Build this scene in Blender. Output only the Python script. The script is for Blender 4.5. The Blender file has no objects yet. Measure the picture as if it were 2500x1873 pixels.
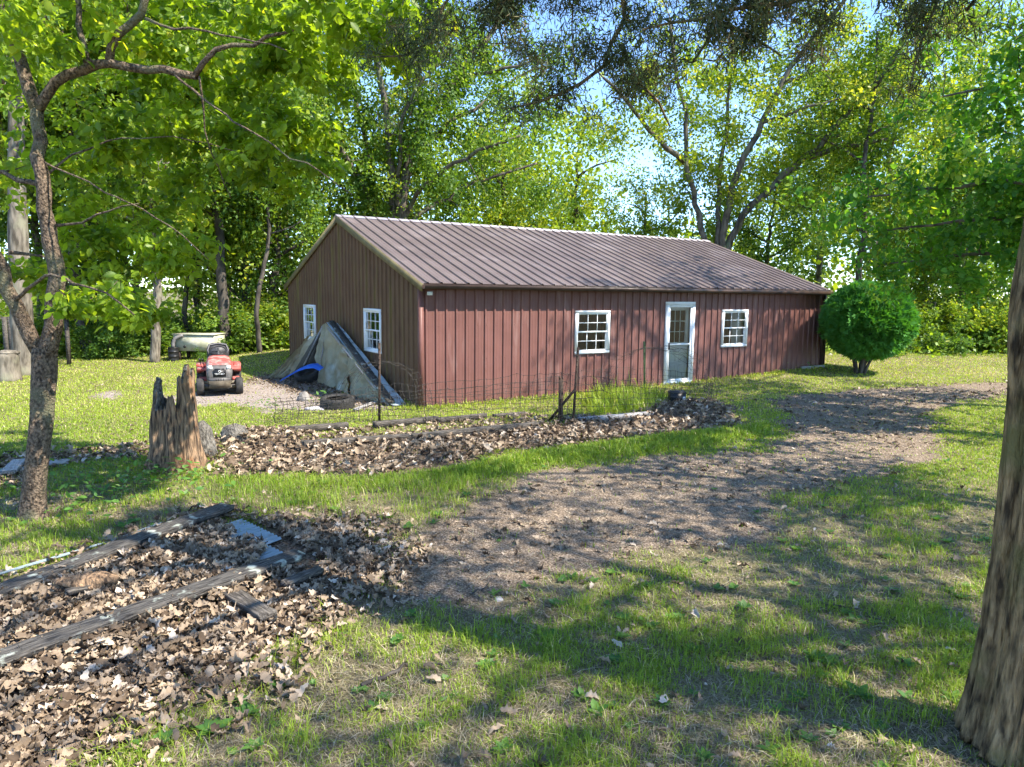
import bpy, math, random
import numpy as np
from mathutils import Vector, Matrix
sc = bpy.context.scene
R = math.radians
# ------------------------------------------------------------------ camera, world, sun, exposure
CAMZ, F, PIT, ROL = 2.327, 1750.0, 0.1261, 0.0099
fwd = Vector((0, math.cos(PIT), -math.sin(PIT))); rgt = Vector((1, 0, 0)); up = rgt.cross(fwd)
rr = rgt*math.cos(ROL) + up*math.sin(ROL); uu = up*math.cos(ROL) - rgt*math.sin(ROL)
cd = bpy.data.cameras.new('camera'); cam = bpy.data.objects.new('camera', cd); sc.collection.objects.link(cam)
cam.matrix_world = Matrix(((rr.x, uu.x, -fwd.x, 0), (rr.y, uu.y, -fwd.y, 0), (rr.z, uu.z, -fwd.z, CAMZ), (0, 0, 0, 1)))
cd.sensor_width = 36; cd.lens = 36*F/2500; cd.clip_end = 2000; sc.camera = cam
SUN_EL, SUN_AZ = R(50), math.atan2(-0.40, 0.92)      # direction to the sun (az from +X)
sdir = Vector((math.cos(SUN_EL)*math.cos(SUN_AZ), math.cos(SUN_EL)*math.sin(SUN_AZ), math.sin(SUN_EL)))
w = bpy.data.worlds.new('World'); sc.world = w; w.use_nodes = True
wn = w.node_tree.nodes; wl = w.node_tree.links
sky = wn.new('ShaderNodeTexSky'); sky.sky_type = 'NISHITA'; sky.sun_disc = False
sky.sun_elevation = SUN_EL; sky.sun_rotation = math.pi/2 - SUN_AZ; sky.ozone_density = 2.2; sky.air_density = 0.8; sky.dust_density = 0.0
tint = wn.new('ShaderNodeMixRGB'); tint.blend_type = 'MULTIPLY'; tint.inputs[0].default_value = 1; tint.inputs[2].default_value = (.80, .895, 1.0, 1)
wl.new(sky.outputs[0], tint.inputs[1]); wl.new(tint.outputs[0], wn['Background'].inputs[0]); wn['Background'].inputs[1].default_value = 0.142
sl = bpy.data.lights.new('sun', 'SUN'); sl.energy = 3.8; sl.angle = R(0.5); sl.color = (1.0, 0.93, 0.82)
so = bpy.data.objects.new('sun', sl); sc.collection.objects.link(so); so.rotation_euler = sdir.to_track_quat('Z', 'Y').to_euler(); so.location = sdir*60
sc.view_settings.view_transform = 'Standard'; sc.view_settings.look = 'None'; sc.view_settings.exposure = 1.88; sc.view_settings.gamma = 1
cy = sc.cycles; cy.max_bounces = 10; cy.diffuse_bounces = 5; cy.glossy_bounces = 2; cy.transmission_bounces = 7; cy.transparent_max_bounces = 6
cy.use_adaptive_sampling = True; cy.adaptive_threshold = 0.03; cy.sample_clamp_indirect = 6; cy.caustics_reflective = False; cy.caustics_refractive = False

# ------------------------------------------------------------------ helpers
rng = np.random.default_rng(7)
def ray(px, py):
    a, b = (px-1250)/F, (py-936.5)/F
    c, s = math.cos(ROL), math.sin(ROL)
    a, b = c*a+s*b, -s*a+c*b
    return np.array([a, math.cos(PIT)-b*math.sin(PIT), -math.sin(PIT)-b*math.cos(PIT)])
def P(px, py, Y):                    # photograph point -> world point at forward distance Y
    d = ray(px, py); return np.array([0, 0, CAMZ]) + d*(Y/d[1])
MOUNDS = []
def gz(x, y):
    x = np.asarray(x, float); y = np.asarray(y, float)
    t = np.clip(y-14.3, 0, 9.5); z = .0042*t*t*(.22+.78*smooth(-11, -6.5, x))
    for (mx, my, rx, ry, h) in MOUNDS:
        z = z + h*np.exp(-((x-mx)/rx)**2-((y-my)/ry)**2)
    return z
def G(px, py, dz=0.0):               # photograph point -> point on the ground
    d = ray(px, py); z = 0.0
    for _ in range(25):
        t = (z+dz-CAMZ)/d[2]; p = np.array([0, 0, CAMZ])+d*t; z = .6*z+.4*float(gz(p[0], p[1]))
    return p
D2S = 2500/2212
_ng = {}
def vnoise(x, y, seed=0):
    if seed not in _ng: _ng[seed] = np.random.default_rng(seed+100).random((256, 256))
    g = _ng[seed]; xi = np.floor(x).astype(int); yi = np.floor(y).astype(int); fx = x-xi; fy = y-yi
    fx = fx*fx*(3-2*fx); fy = fy*fy*(3-2*fy)
    a = g[xi & 255, yi & 255]; b = g[(xi+1) & 255, yi & 255]; c = g[xi & 255, (yi+1) & 255]; d = g[(xi+1) & 255, (yi+1) & 255]
    return (a*(1-fx)+b*fx)*(1-fy)+(c*(1-fx)+d*fx)*fy
def fbm(x, y, seed=0, o=4):
    x = np.asarray(x, float); y = np.asarray(y, float); s = 0; a = .5; t = 0
    for i in range(o): s = s+a*vnoise(x*2**i+17*i, y*2**i+31*i, seed); t += a; a *= .5
    return s/t
def smooth(a, b, x):
    t = np.clip((x-a)/(b-a), 0, 1); return t*t*(3-2*t)
def sdist(poly, x, y):               # signed distance to a polygon, positive inside
    poly = np.asarray(poly); n = len(poly); best = np.full(x.shape, 1e9); ins = np.zeros(x.shape, bool)
    for i in range(n):
        x0, y0 = poly[i][:2]; x1, y1 = poly[(i+1) % n][:2]
        dx, dy = x1-x0, y1-y0; t = np.clip(((x-x0)*dx+(y-y0)*dy)/(dx*dx+dy*dy+1e-12), 0, 1)
        best = np.minimum(best, (x-x0-t*dx)**2+(y-y0-t*dy)**2)
        cr = ((y0 > y) != (y1 > y)); xx = x0+(y-y0)*dx/(dy if abs(dy) > 1e-9 else 1e-9); ins ^= cr & (x < xx)
    return np.where(ins, 1, -1)*np.sqrt(best)

class MB:
    def __init__(s): s.v = []; s.f = []; s.n = 0; s.at = []
    def add(s, v, f, a=None):
        v = np.asarray(v, float).reshape(-1, 3)
        fs = [f] if isinstance(f, np.ndarray) else None
        if fs is None:
            d = {}
            for q in f: d.setdefault(len(q), []).append(q)
            fs = [np.array(q) for q in d.values()]
        for q in fs:
            if len(q) == 0: continue
            s.f.append(q.astype(np.int64)+s.n)
            s.at.append(np.full(len(q), .5) if a is None else (np.full(len(q), float(a)) if np.isscalar(a) else np.asarray(a, float)))
        s.v.append(v); s.n += len(v); return s
    def box(s, c, sz, rz=0, rot=None, a=None):
        h = np.array(sz)/2; q = np.array([(i, j, k) for i in (-1, 1) for j in (-1, 1) for k in (-1, 1)])*h
        if rot is not None: q = q @ np.array(rot).T
        elif rz: c_, s_ = math.cos(rz), math.sin(rz); q = q @ np.array([[c_, -s_, 0], [s_, c_, 0], [0, 0, 1]]).T
        return s.add(q+np.array(c), np.array([(0, 1, 3, 2), (4, 6, 7, 5), (0, 4, 5, 1), (2, 3, 7, 6), (0, 2, 6, 4), (1, 5, 7, 3)]), a)
    def tube(s, pts, rad, n=8, cap=True, noise=0, seed=0, flute=None):
        pts = np.asarray(pts, float); m = len(pts); rad = np.broadcast_to(rad, m) if np.ndim(rad) else np.full(m, rad)
        t = np.gradient(pts, axis=0); t /= np.linalg.norm(t, axis=1)[:, None]+1e-9
        ref = np.array([0, 0, 1.]) if abs(t.mean(0)[2]) < .8 else np.array([0, 1., 0])
        a = np.cross(np.broadcast_to(ref, t.shape), t); a /= np.linalg.norm(a, axis=1)[:, None]+1e-9; b = np.cross(t, a)
        th = np.linspace(0, 2*math.pi, n, endpoint=False); r = rad[:, None]*np.ones((1, n))
        if noise:
            L = np.concatenate([[0], np.cumsum(np.linalg.norm(np.diff(pts, axis=0), axis=1))])
            r = r*(1+noise*(fbm(np.cos(th)[None]*2+L[:, None]*1.7+9, np.sin(th)[None]*2+L[:, None]*1.3+5+seed, seed % 50, 3)-.5)*2)
        if flute is not None: r = r*flute(th[None], np.arange(m)[:, None]/max(m-1, 1))
        v = pts[:, None]+(a[:, None]*np.cos(th)[None, :, None]+b[:, None]*np.sin(th)[None, :, None])*r[..., None]
        i = np.arange(m-1)[:, None]*n; j = np.arange(n)[None]; k = (j+1) % n
        q = np.stack([i+j, i+k, i+n+k, i+n+j], -1).reshape(-1, 4); s.add(v.reshape(-1, 3), q)
        if cap and n >= 3:
            s.f.append(np.array([list(range(n))[::-1]])+s.n-m*n); s.f.append(np.array([list(range(n))])+s.n-n); s.at += [np.array([.5]), np.array([.5])]
        return s
    def lathe(s, prof, c, axis='z', n=24, close=False):
        prof = np.array(prof, float); m = len(prof); th = np.linspace(0, 2*math.pi, n, endpoint=False)
        r = prof[:, 0][:, None]; h = prof[:, 1][:, None]*np.ones((1, n)); x = r*np.cos(th); y = r*np.sin(th)
        v = {'z': (x, y, h), 'x': (h, x, y), 'y': (x, h, y)}[axis]; v = np.stack(v, -1).reshape(-1, 3)+np.array(c)
        i = np.arange(m if close else m-1)[:, None]*n; j = np.arange(n)[None]; k = (j+1) % n; i2 = (i+n) % (m*n)
        return s.add(v, np.stack([i+j, i+k, i2+k, i2+j], -1).reshape(-1, 4))
    def build(s, name, mt, parent=None, loc=None, smooth_=False):
        v = np.concatenate(s.v) if s.v else np.zeros((0, 3))
        off = np.zeros(3) if loc is None else np.array(loc, float)
        pl = np.zeros(3) if parent is None else WL[parent.name]
        me = bpy.data.meshes.new(name); me.vertices.add(len(v)); me.vertices.foreach_set('co', (v-pl-off).astype(np.float32).ravel())
        tot = np.concatenate([np.full(len(q), q.shape[1]) for q in s.f]); lp = np.concatenate([q.ravel() for q in s.f])
        me.loops.add(len(lp)); me.loops.foreach_set('vertex_index', lp.astype(np.int32)); me.polygons.add(len(tot))
        st = np.concatenate([[0], np.cumsum(tot)[:-1]]); me.polygons.foreach_set('loop_start', st.astype(np.int32)); me.polygons.foreach_set('loop_total', tot.astype(np.int32))
        at = me.attributes.new('v', 'FLOAT', 'FACE'); at.data.foreach_set('value', np.concatenate(s.at).astype(np.float32))
        me.update(calc_edges=True)
        if smooth_: me.polygons.foreach_set('use_smooth', np.ones(len(tot), bool))
        me.materials.append(mt)
        o = bpy.data.objects.new(name, me); sc.collection.objects.link(o); o.location = off
        if parent is not None: o.parent = parent
        WL[o.name] = pl+off
        return o
WL = {}
def thing(name, loc, label, cat, group=None):
    o = bpy.data.objects.new(name, None); sc.collection.objects.link(o); o.location = tuple(loc); WL[o.name] = np.array(loc, float)
    o.empty_display_size = .2
    return tag(o, label, cat, group)
def tag(o, label=None, cat=None, group=None, kind=None):
    if label: o['label'] = label
    if cat: o['category'] = cat
    if group: o['group'] = group
    if kind: o['kind'] = kind
    return o
def mesh_thing(mb, name, mt, loc, label, cat, group=None, sm=False):
    return tag(mb.build(name, mt, None, loc, sm), label, cat, group)

# ------------------------------------------------------------------ materials
def mat(name, c1, c2=None, rough=.8, scale=8, bump=0, bscale=None, spec=.3, stretch=(1, 1, 1), c3=None, c3amt=.5, c3scale=3, metal=0, attr=False, trans=0, tcol=None, detail=4, c3stretch=None):
    m = bpy.data.materials.new(name); m.use_nodes = True; N = m.node_tree.nodes; L = m.node_tree.links; b = N['Principled BSDF']
    b.inputs['Roughness'].default_value = rough; b.inputs['Specular IOR Level'].default_value = spec; b.inputs['Metallic'].default_value = metal
    tc = N.new('ShaderNodeTexCoord'); mp = N.new('ShaderNodeMapping'); mp.inputs['Scale'].default_value = stretch; L.new(tc.outputs['Object'], mp.inputs[0])
    col = None
    if c2 is None: b.inputs['Base Color'].default_value = (*c1, 1)
    else:
        r = N.new('ShaderNodeValToRGB'); r.color_ramp.elements[0].color = (*c1, 1); r.color_ramp.elements[1].color = (*c2, 1)
        if attr:
            at = N.new('ShaderNodeAttribute'); at.attribute_name = 'v'; L.new(at.outputs['Fac'], r.inputs[0])
            r.color_ramp.elements[0].position = 0; r.color_ramp.elements[1].position = 1
            if c3 is not None:
                e = r.color_ramp.elements.new(1-c3amt); e.color = (*c2, 1); r.color_ramp.elements[-1].color = (*c3, 1)
        else:
            n = N.new('ShaderNodeTexNoise'); n.inputs['Scale'].default_value = scale; n.inputs['Detail'].default_value = detail; L.new(mp.outputs[0], n.inputs['Vector']); L.new(n.outputs[0], r.inputs[0])
            r.color_ramp.elements[0].position = .35; r.color_ramp.elements[1].position = .65
        col = r.outputs[0]
        if c3 is not None and not attr:
            n3 = N.new('ShaderNodeTexNoise'); n3.inputs['Scale'].default_value = c3scale; n3.inputs['Detail'].default_value = 5
            if c3stretch:
                m3 = N.new('ShaderNodeMapping'); m3.inputs['Scale'].default_value = c3stretch; L.new(tc.outputs['Object'], m3.inputs[0]); L.new(m3.outputs[0], n3.inputs['Vector'])
            else: L.new(tc.outputs['Object'], n3.inputs['Vector'])
            r3 = N.new('ShaderNodeValToRGB'); r3.color_ramp.elements[0].position = 1-c3amt-.06; r3.color_ramp.elements[1].position = 1-c3amt+.06; L.new(n3.outputs[0], r3.inputs[0])
            mx = N.new('ShaderNodeMixRGB'); L.new(r3.outputs[0], mx.inputs[0]); L.new(col, mx.inputs[1]); mx.inputs[2].default_value = (*c3, 1); col = mx.outputs[0]
        L.new(col, b.inputs['Base Color'])
    if bump:
        nb = N.new('ShaderNodeTexNoise'); nb.inputs['Scale'].default_value = bscale or scale; nb.inputs['Detail'].default_value = 6; L.new(mp.outputs[0], nb.inputs['Vector'])
        bu = N.new('ShaderNodeBump'); bu.inputs['Strength'].default_value = min(bump, 1); bu.inputs['Distance'].default_value = .02*max(bump, 1); L.new(nb.outputs[0], bu.inputs['Height']); L.new(bu.outputs[0], b.inputs['Normal'])
    if trans:
        tr = N.new('ShaderNodeBsdfTranslucent'); ms = N.new('ShaderNodeMixShader'); ms.inputs[0].default_value = trans
        if tcol is not None:
            mc = N.new('ShaderNodeMixRGB'); mc.blend_type = 'MULTIPLY'; mc.inputs[0].default_value = 1; mc.inputs[2].default_value = (*tcol, 1)
            if col is not None: L.new(col, mc.inputs[1])
            else: mc.inputs[1].default_value = (*c1, 1)
            L.new(mc.outputs[0], tr.inputs[0])
        elif col is not None: L.new(col, tr.inputs[0])
        L.new(b.outputs[0], ms.inputs[1]); L.new(tr.outputs[0], ms.inputs[2]); L.new(ms.outputs[0], N['Material Output'].inputs[0])
    return m
def leafmat(name, a, b, c=None, trans=.5, rough=.5, spec=.35, tcol=(1.9, 1.7, .5)):
    return mat(name, a, b, rough=rough, attr=True, c3=c, c3amt=.12, trans=trans, tcol=tcol, spec=spec)
M = {}
M['siding'] = mat('siding_red', (.135, .058, .047), (.16, .07, .057), rough=.5, scale=2.5, spec=.3, c3=(.19, .10, .085), c3amt=.38, c3scale=2, c3stretch=(3, 3, .5))
M['siding_gable'] = mat('siding_gable_mossy', (.115, .066, .038), (.14, .082, .047), rough=.7, scale=2.5, spec=.12, c3=(.15, .11, .04), c3amt=.40, c3scale=1.4, c3stretch=(2.6, 2.6, .35))
M['roof'] = mat('roof_brown', (.105, .078, .07), (.135, .103, .093), rough=.42, scale=1.2, spec=.4, c3=(.17, .135, .125), c3amt=.4, c3scale=.8)
M['trim'] = mat('trim_brown', (.045, .028, .021), (.065, .04, .03), rough=.45, scale=5)
M['rake'] = mat('rake_mossy', (.14, .11, .06), (.20, .17, .08), rough=.7, scale=5)
M['ridge'] = mat('ridge_reflection', (.38, .34, .35), (.46, .42, .43), rough=.35, scale=4, spec=.6)  # pale tone paints the light reflection along the ridge into the cap
M['white'] = mat('white_vinyl', (.72, .73, .72), (.80, .80, .79), rough=.4, scale=4)
M['dirtywhite'] = mat('dirty_white', (.55, .55, .50), (.72, .72, .68), rough=.5, scale=6)
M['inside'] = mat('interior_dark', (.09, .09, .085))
M['blind'] = mat('blind_white', (.45, .45, .42), (.5, .5, .47))
M['concrete'] = mat('concrete', (.3, .28, .25), (.42, .4, .36), scale=14, bump=.6)
M['rubber'] = mat('rubber', (.018, .018, .018), (.045, .042, .04), rough=.75, scale=12, bump=.3)
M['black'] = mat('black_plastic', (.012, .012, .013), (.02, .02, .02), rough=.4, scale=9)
M['darkgrey'] = mat('dark_grey_plastic', (.04, .04, .042), (.06, .058, .058), rough=.5, scale=9)
M['grey'] = mat('grey_plastic', (.14, .13, .125), (.2, .19, .18), rough=.5, scale=9)
M['mgrey'] = mat('mower_grey', (.075, .07, .066), (.12, .112, .105), rough=.5, scale=9)
M['guard'] = mat('dusty_guard', (.06, .048, .033), (.11, .09, .062), rough=.8, scale=12)
M['red'] = mat('red_paint', (.33, .045, .038), (.40, .11, .09), rough=.5, scale=9, spec=.4, c3=(.38, .25, .21), c3amt=.45, c3scale=6)
M['rust'] = mat('rusty_steel', (.028, .019, .014), (.07, .045, .032), rough=.85, scale=20, bump=.5)
M['dustmetal'] = mat('dusty_metal', (.13, .11, .08), (.2, .17, .12), rough=.7, scale=10, bump=.2)
M['wire'] = mat('fence_wire', (.035, .03, .027), (.07, .06, .05), rough=.8, scale=20)
M['greenpost'] = mat('green_painted_steel', (.08, .13, .04), (.12, .17, .06), rough=.6, scale=20)
M['tarp'] = mat('tan_tarp', (.19, .175, .105), (.27, .25, .16), rough=.65, scale=3, bump=2.2, bscale=6, c3=(.33, .35, .29), c3amt=.38, c3scale=1.8)
M['tarpblue'] = mat('pale_tarp', (.38, .45, .46), (.5, .56, .56), rough=.6, scale=5, bump=.5, c3=(.2, .22, .2), c3amt=.4, c3scale=6)
M['blue'] = mat('blue_plastic_sheet', (.015, .08, .38), (.03, .14, .5), rough=.4, scale=6, bump=.4)
M['glass'] = None
def wood(name, a, b, c=None, camt=.3):
    return mat(name, a, b, rough=.85, scale=9, stretch=(1, 9, 9), bump=1, bscale=11, c3=c, c3amt=camt, c3scale=9)
M['board'] = wood('weathered_board', (.014, .012, .011), (.12, .108, .093), (.40, .43, .36), .36)
M['timber'] = wood('old_timber', (.03, .025, .02), (.15, .13, .108), None)
M['palewood'] = wood('pale_board', (.25, .235, .22), (.42, .40, .38), None)
M['galv'] = mat('galvanised_sheet', (.17, .22, .245), (.24, .30, .325), rough=.55, scale=3, spec=.4, metal=.0, c3=(.16, .14, .12), c3amt=.34, c3scale=5, bump=.3, bscale=40)
def bark(name, a, b, scale=16, st=(1, 1, .35), c3=None, bump=1, camt=.4):
    return mat(name, a, b, rough=.9, scale=scale, stretch=st, bump=bump, bscale=scale*1.3, c3=c3, c3amt=camt, c3scale=2.2)
M['bark'] = bark('oak_bark', (.045, .036, .027), (.17, .145, .11), 7, (1, 1, .3), (.12, .13, .07))
M['barkdark'] = bark('dark_bark', (.03, .025, .02), (.10, .085, .068), 6, (1, 1, .3))
M['barkgrey'] = bark('grey_bark', (.06, .05, .036), (.22, .19, .145), 11, (1, 1, .25), (.2, .19, .13))
M['barknear'] = bark('blocky_bark', (.035, .024, .016), (.23, .165, .11), 42, (1, 1, .75), (.16, .15, .085), 2.2, .4)
M['cedarbark'] = bark('cedar_bark', (.04, .027, .014), (.34, .235, .12), 30, (1, 1, .2), (.15, .13, .05), 3.2, .45)
M['stump'] = bark('rotten_wood', (.03, .02, .014), (.33, .21, .12), 34, (1, 1, .12), (.30, .13, .05), 2.5, .36)
M['stumpdark'] = bark('stump_bark', (.05, .045, .038), (.2, .18, .15), 30, (1, 1, .5), None, 2)
M['rock'] = mat('grey_rock', (.12, .11, .1), (.26, .24, .22), scale=8, bump=1, bscale=12)
M['palerock'] = mat('pale_rock', (.38, .35, .36), (.5, .47, .47), scale=8, bump=1)
M['leafA'] = leafmat('leaf_oak', (.06, .125, .018), (.16, .27, .035), (.28, .34, .06), .5)
M['leafB'] = leafmat('leaf_yellow_green', (.11, .20, .022), (.26, .34, .04), (.38, .40, .06), .52)
M['leafC'] = leafmat('leaf_deep', (.04, .10, .018), (.11, .21, .035), (.2, .3, .05), .48)
M['leafN'] = leafmat('leaf_near', (.055, .135, .016), (.27, .38, .035), (.52, .50, .05), .62, .42, .4)
M['leafM'] = leafmat('leaf_maple', (.045, .15, .02), (.13, .29, .035), (.28, .38, .05), .52)
M['bushleaf'] = leafmat('leaf_undergrowth', (.08, .17, .022), (.24, .36, .05), (.42, .46, .14), .48)
M['thuja'] = leafmat('thuja_spray', (.028, .13, .022), (.09, .27, .045), (.18, .38, .07), .3, .6, .25)
M['cedar'] = leafmat('cedar_spray', (.035, .05, .022), (.09, .115, .045), (.16, .12, .06), .2, .7, .2, (1.2, 1.1, .7))
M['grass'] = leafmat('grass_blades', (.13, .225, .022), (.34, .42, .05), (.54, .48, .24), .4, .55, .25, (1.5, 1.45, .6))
M['weed'] = leafmat('weed_leaves', (.05, .14, .03), (.12, .24, .04), (.2, .3, .12), .4)
M['dead'] = mat('dead_leaves', (.06, .038, .022), (.37, .28, .19), rough=.75, attr=True, c3=(.50, .43, .35), c3amt=.14, trans=.12, spec=.25)
M['chips'] = mat('gravel_stones', (.09, .066, .045), (.33, .26, .19), rough=.9, attr=True, c3=(.46, .41, .35), c3amt=.12)

# glass: reflective, see-through
g = bpy.data.materials.new('window_glass'); g.use_nodes = True; N = g.node_tree.nodes; L = g.node_tree.links; N.remove(N['Principled BSDF'])
gl = N.new('ShaderNodeBsdfGlossy'); gl.inputs['Roughness'].default_value = .03; gl.inputs[0].default_value = (.6, .62, .64, 1); tp = N.new('ShaderNodeBsdfTransparent'); tp.inputs[0].default_value = (.9, .93, .92, 1)
fr = N.new('ShaderNodeFresnel'); fr.inputs[0].default_value = 1.7; ms = N.new('ShaderNodeMixShader'); ma = N.new('ShaderNodeMath'); ma.operation = 'ADD'; ma.inputs[1].default_value = .03
L.new(fr.outputs[0], ma.inputs[0]); L.new(ma.outputs[0], ms.inputs[0]); L.new(tp.outputs[0], ms.inputs[1]); L.new(gl.outputs[0], ms.inputs[2]); L.new(ms.outputs[0], N['Material Output'].inputs[0]); M['glass'] = g

# ------------------------------------------------------------------ place frame of the building
PC = np.array([-1.826, 14.29, 0.]); YAW = .5715; BL, BW, HE, HP = 13.14, 9.40, 2.525, 4.16
U = np.array([math.cos(YAW), math.sin(YAW), 0]); V = np.array([-math.sin(YAW), math.cos(YAW), 0]); Z = np.array([0, 0, 1.])
bpoly = [PC, PC+U*BL, PC+U*BL+V*BW, PC+V*BW]

# regions of the ground (world polygons from points of the ground plane)
def gpoly(l, s=1.0): return [G(x*s, y*s) for x, y in l]
drive_poly = gpoly([(1655, 866), (1720, 852), (1850, 840), (2000, 832), (2120, 828), (2212, 824), (2330, 820), (2330, 846), (2212, 850), (2080, 866), (2005, 895), (2045, 935), (2010, 985), (1900, 1028), (1760, 1062), (1700, 1100), (1620, 1165), (1480, 1205), (1300, 1245), (1120, 1290), (980, 1320), (840, 1290), (850, 1200), (940, 1135), (1040, 1080), (1160, 1028), (1400, 995), (1630, 968), (1695, 940), (1700, 905), (1660, 882)], D2S)
litter_near = gpoly([(600, 1290), (840, 1283), (900, 1300), (940, 1370), (920, 1420), (850, 1450), (760, 1510), (670, 1590), (560, 1670), (330, 1780), (220, 1873), (120, 2050), (-300, 2050), (-500, 1600), (0, 1480), (350, 1330), (540, 1265)])
litter_pile = gpoly([(520, 1085), (640, 1052), (700, 1056), (760, 1080), (960, 1074), (1200, 1047), (1400, 1026), (1500, 1022), (1590, 1008), (1640, 982), (1740, 984), (1805, 1020), (1780, 1042), (1690, 1050), (1560, 1066), (1400, 1086), (1260, 1106), (1100, 1140), (900, 1163), (700, 1160), (560, 1165), (520, 1130)])
litter_bed = gpoly([(690, 1062), (760, 1046), (930, 1042), (1200, 1022), (1300, 1015), (1400, 1022), (1200, 1045), (960, 1074), (760, 1080)])
litter_left = gpoly([(-60, 1118), (60, 1105), (200, 1098), (370, 1085), (370, 1120), (250, 1125), (140, 1140), (60, 1195), (-60, 1200)])
dirt_patch = gpoly([(395, 975), (520, 955), (600, 935), (660, 915), (790, 925), (930, 985), (960, 1005), (860, 1000), (770, 1003), (700, 1000), (650, 1005), (560, 985), (480, 992)])
bare1 = gpoly([(238, 965), (270, 956), (300, 962), (306, 972), (270, 978), (242, 974)])
chip_patch = gpoly([(600, 925), (700, 912), (790, 930), (850, 965), (900, 990), (800, 975), (740, 965), (660, 945)])
foot = gpoly([(1800, 1240), (1990, 1225), (2040, 1300), (1960, 1370), (1800, 1350)], 1)
b0 = G(1700, 1015); MOUNDS.append((b0[0], b0[1]+.1, .75, .6, .17))
b1 = G(640, 1085); MOUNDS.append((b1[0], b1[1], 1.0, .55, .12))
b2 = G(1000, 1110); MOUNDS.append((b2[0], b2[1], 2.2, .5, .07))

def masks(x, y):
    n1 = (fbm(x*1.3, y*1.3, 1)-.5); n2 = (fbm(x*4, y*4, 2)-.5)
    e = n1*.9+n2*.35
    drive = smooth(-.22, .28, sdist(drive_poly, x, y)+e)
    lit = np.maximum.reduce([smooth(-.15, .2, sdist(q, x, y)+e*.5) for q in (litter_near, litter_pile)]+[.75*smooth(-.1, .2, sdist(litter_left, x, y)+e*.5), .45*smooth(-.05, .1, sdist(litter_bed, x, y)+n2*.3)])
    dirt = np.maximum.reduce([smooth(-.25, .2, sdist(dirt_patch, x, y)+e), smooth(-.2, .15, sdist(bare1, x, y)+e*.5)])
    ins = smooth(-.02, .06, sdist(bpoly, x, y))
    return drive, lit, dirt, ins

# ------------------------------------------------------------------ ground: one sheet to the horizon
gx = np.concatenate([-np.geomspace(500, 15.5, 22), np.arange(-15, 17.01, .09), np.geomspace(17.5, 500, 22)])
gy = np.concatenate([-np.geomspace(500, 1, 22), np.arange(0.5, 28.01, .09), np.geomspace(28.6, 700, 24)])
GX, GY = np.meshgrid(gx, gy, indexing='ij'); x = GX.ravel(); y = GY.ravel()
dr, li, di, ins = masks(x, y)
zz = gz(x, y)+.018*(fbm(x*2.2, y*2.2, 5)-.5)*(np.hypot(x, y) < 60)
nx, ny = len(gx), len(gy); I = np.arange(nx-1)[:, None]*ny+np.arange(ny-1)[None]
quads = np.stack([I, I+ny, I+ny+1, I+1], -1).reshape(-1, 4)
mb = MB(); mb.add(np.stack([x, y, zz], -1), quads)
def ground_mat():
    m = bpy.data.materials.new('ground_turf'); m.use_nodes = True; N = m.node_tree.nodes; L = m.node_tree.links; b = N['Principled BSDF']; b.inputs['Roughness'].default_value = .95; b.inputs['Specular IOR Level'].default_value = .1
    tc = N.new('ShaderNodeTexCoord')
    def noise(s, d=5):
        n = N.new('ShaderNodeTexNoise'); n.inputs['Scale'].default_value = s; n.inputs['Detail'].default_value = d; L.new(tc.outputs['Object'], n.inputs['Vector']); return n.outputs[0]
    def ramp(f, p, cs):
        r = N.new('ShaderNodeValToRGB')
        for i in range(len(cs)-2): r.color_ramp.elements.new(.5)
        for e, q, c in zip(r.color_ramp.elements, p, cs): e.position = q; e.color = (*c, 1)
        L.new(f, r.inputs[0]); return r.outputs[0]
    def mix(f, a, c):
        n = N.new('ShaderNodeMixRGB'); L.new(f, n.inputs[0]); L.new(a, n.inputs[1]); L.new(c, n.inputs[2]); return n.outputs[0]
    def attr(n_):
        a = N.new('ShaderNodeAttribute'); a.attribute_name = n_; return a.outputs['Fac']
    turf = ramp(noise(1.1, 9), (.35, .5, .68), ((.07, .055, .026), (.13, .12, .045), (.21, .155, .095)))
    fine = ramp(noise(45, 4), (.35, .5, .7), ((.07, .065, .035), (.18, .16, .085), (.34, .27, .19)))
    turf = mix(noise(12, 2), turf, fine)
    soil = ramp(noise(60, 5), (.32, .5, .7), ((.055, .039, .026), (.165, .123, .086), (.40, .315, .235)))
    litt = ramp(noise(40, 5), (.35, .5, .7), ((.05, .032, .022), (.13, .09, .06), (.26, .2, .15)))
    pale = ramp(noise(25, 6), (.3, .5, .75), ((.13, .105, .085), (.25, .21, .18), (.40, .35, .31)))
    c = mix(attr('drive'), turf, soil); c = mix(attr('dirt'), c, pale); c = mix(attr('litter'), c, litt); L.new(c, b.inputs['Base Color'])
    bu = N.new('ShaderNodeBump'); bu.inputs['Strength'].default_value = .8; bu.inputs['Distance'].default_value = .02; L.new(noise(50, 6), bu.inputs['Height']); L.new(bu.outputs[0], b.inputs['Normal'])
    return m
M['ground'] = ground_mat()
ground = mb.build('ground', M['ground'], smooth_=True); tag(ground, kind='structure')
for n_, a in (('drive', dr), ('litter', li), ('dirt', di)):
    at = ground.data.attributes.new(n_, 'FLOAT', 'POINT'); at.data.foreach_set('value', a.astype(np.float32))
# gravel drive: a sheet 5 mm above, following the ground
qm = (dr > .55)[quads].all(1) & (ins[quads].max(1) < .1)
used = np.unique(quads[qm]); mp_ = np.full(len(x), -1); mp_[used] = np.arange(len(used))
mb = MB(); mb.add(np.stack([x, y, zz+.005], -1)[used], mp_[quads[qm]])
road = mb.build('gravel_drive', M['ground'], smooth_=True); tag(road, kind='structure')
for n_, a in (('drive', np.ones(len(used))), ('litter', li[used]*.4), ('dirt', np.zeros(len(used)))):
    at = road.data.attributes.new(n_, 'FLOAT', 'POINT'); at.data.foreach_set('value', a.astype(np.float32))

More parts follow.
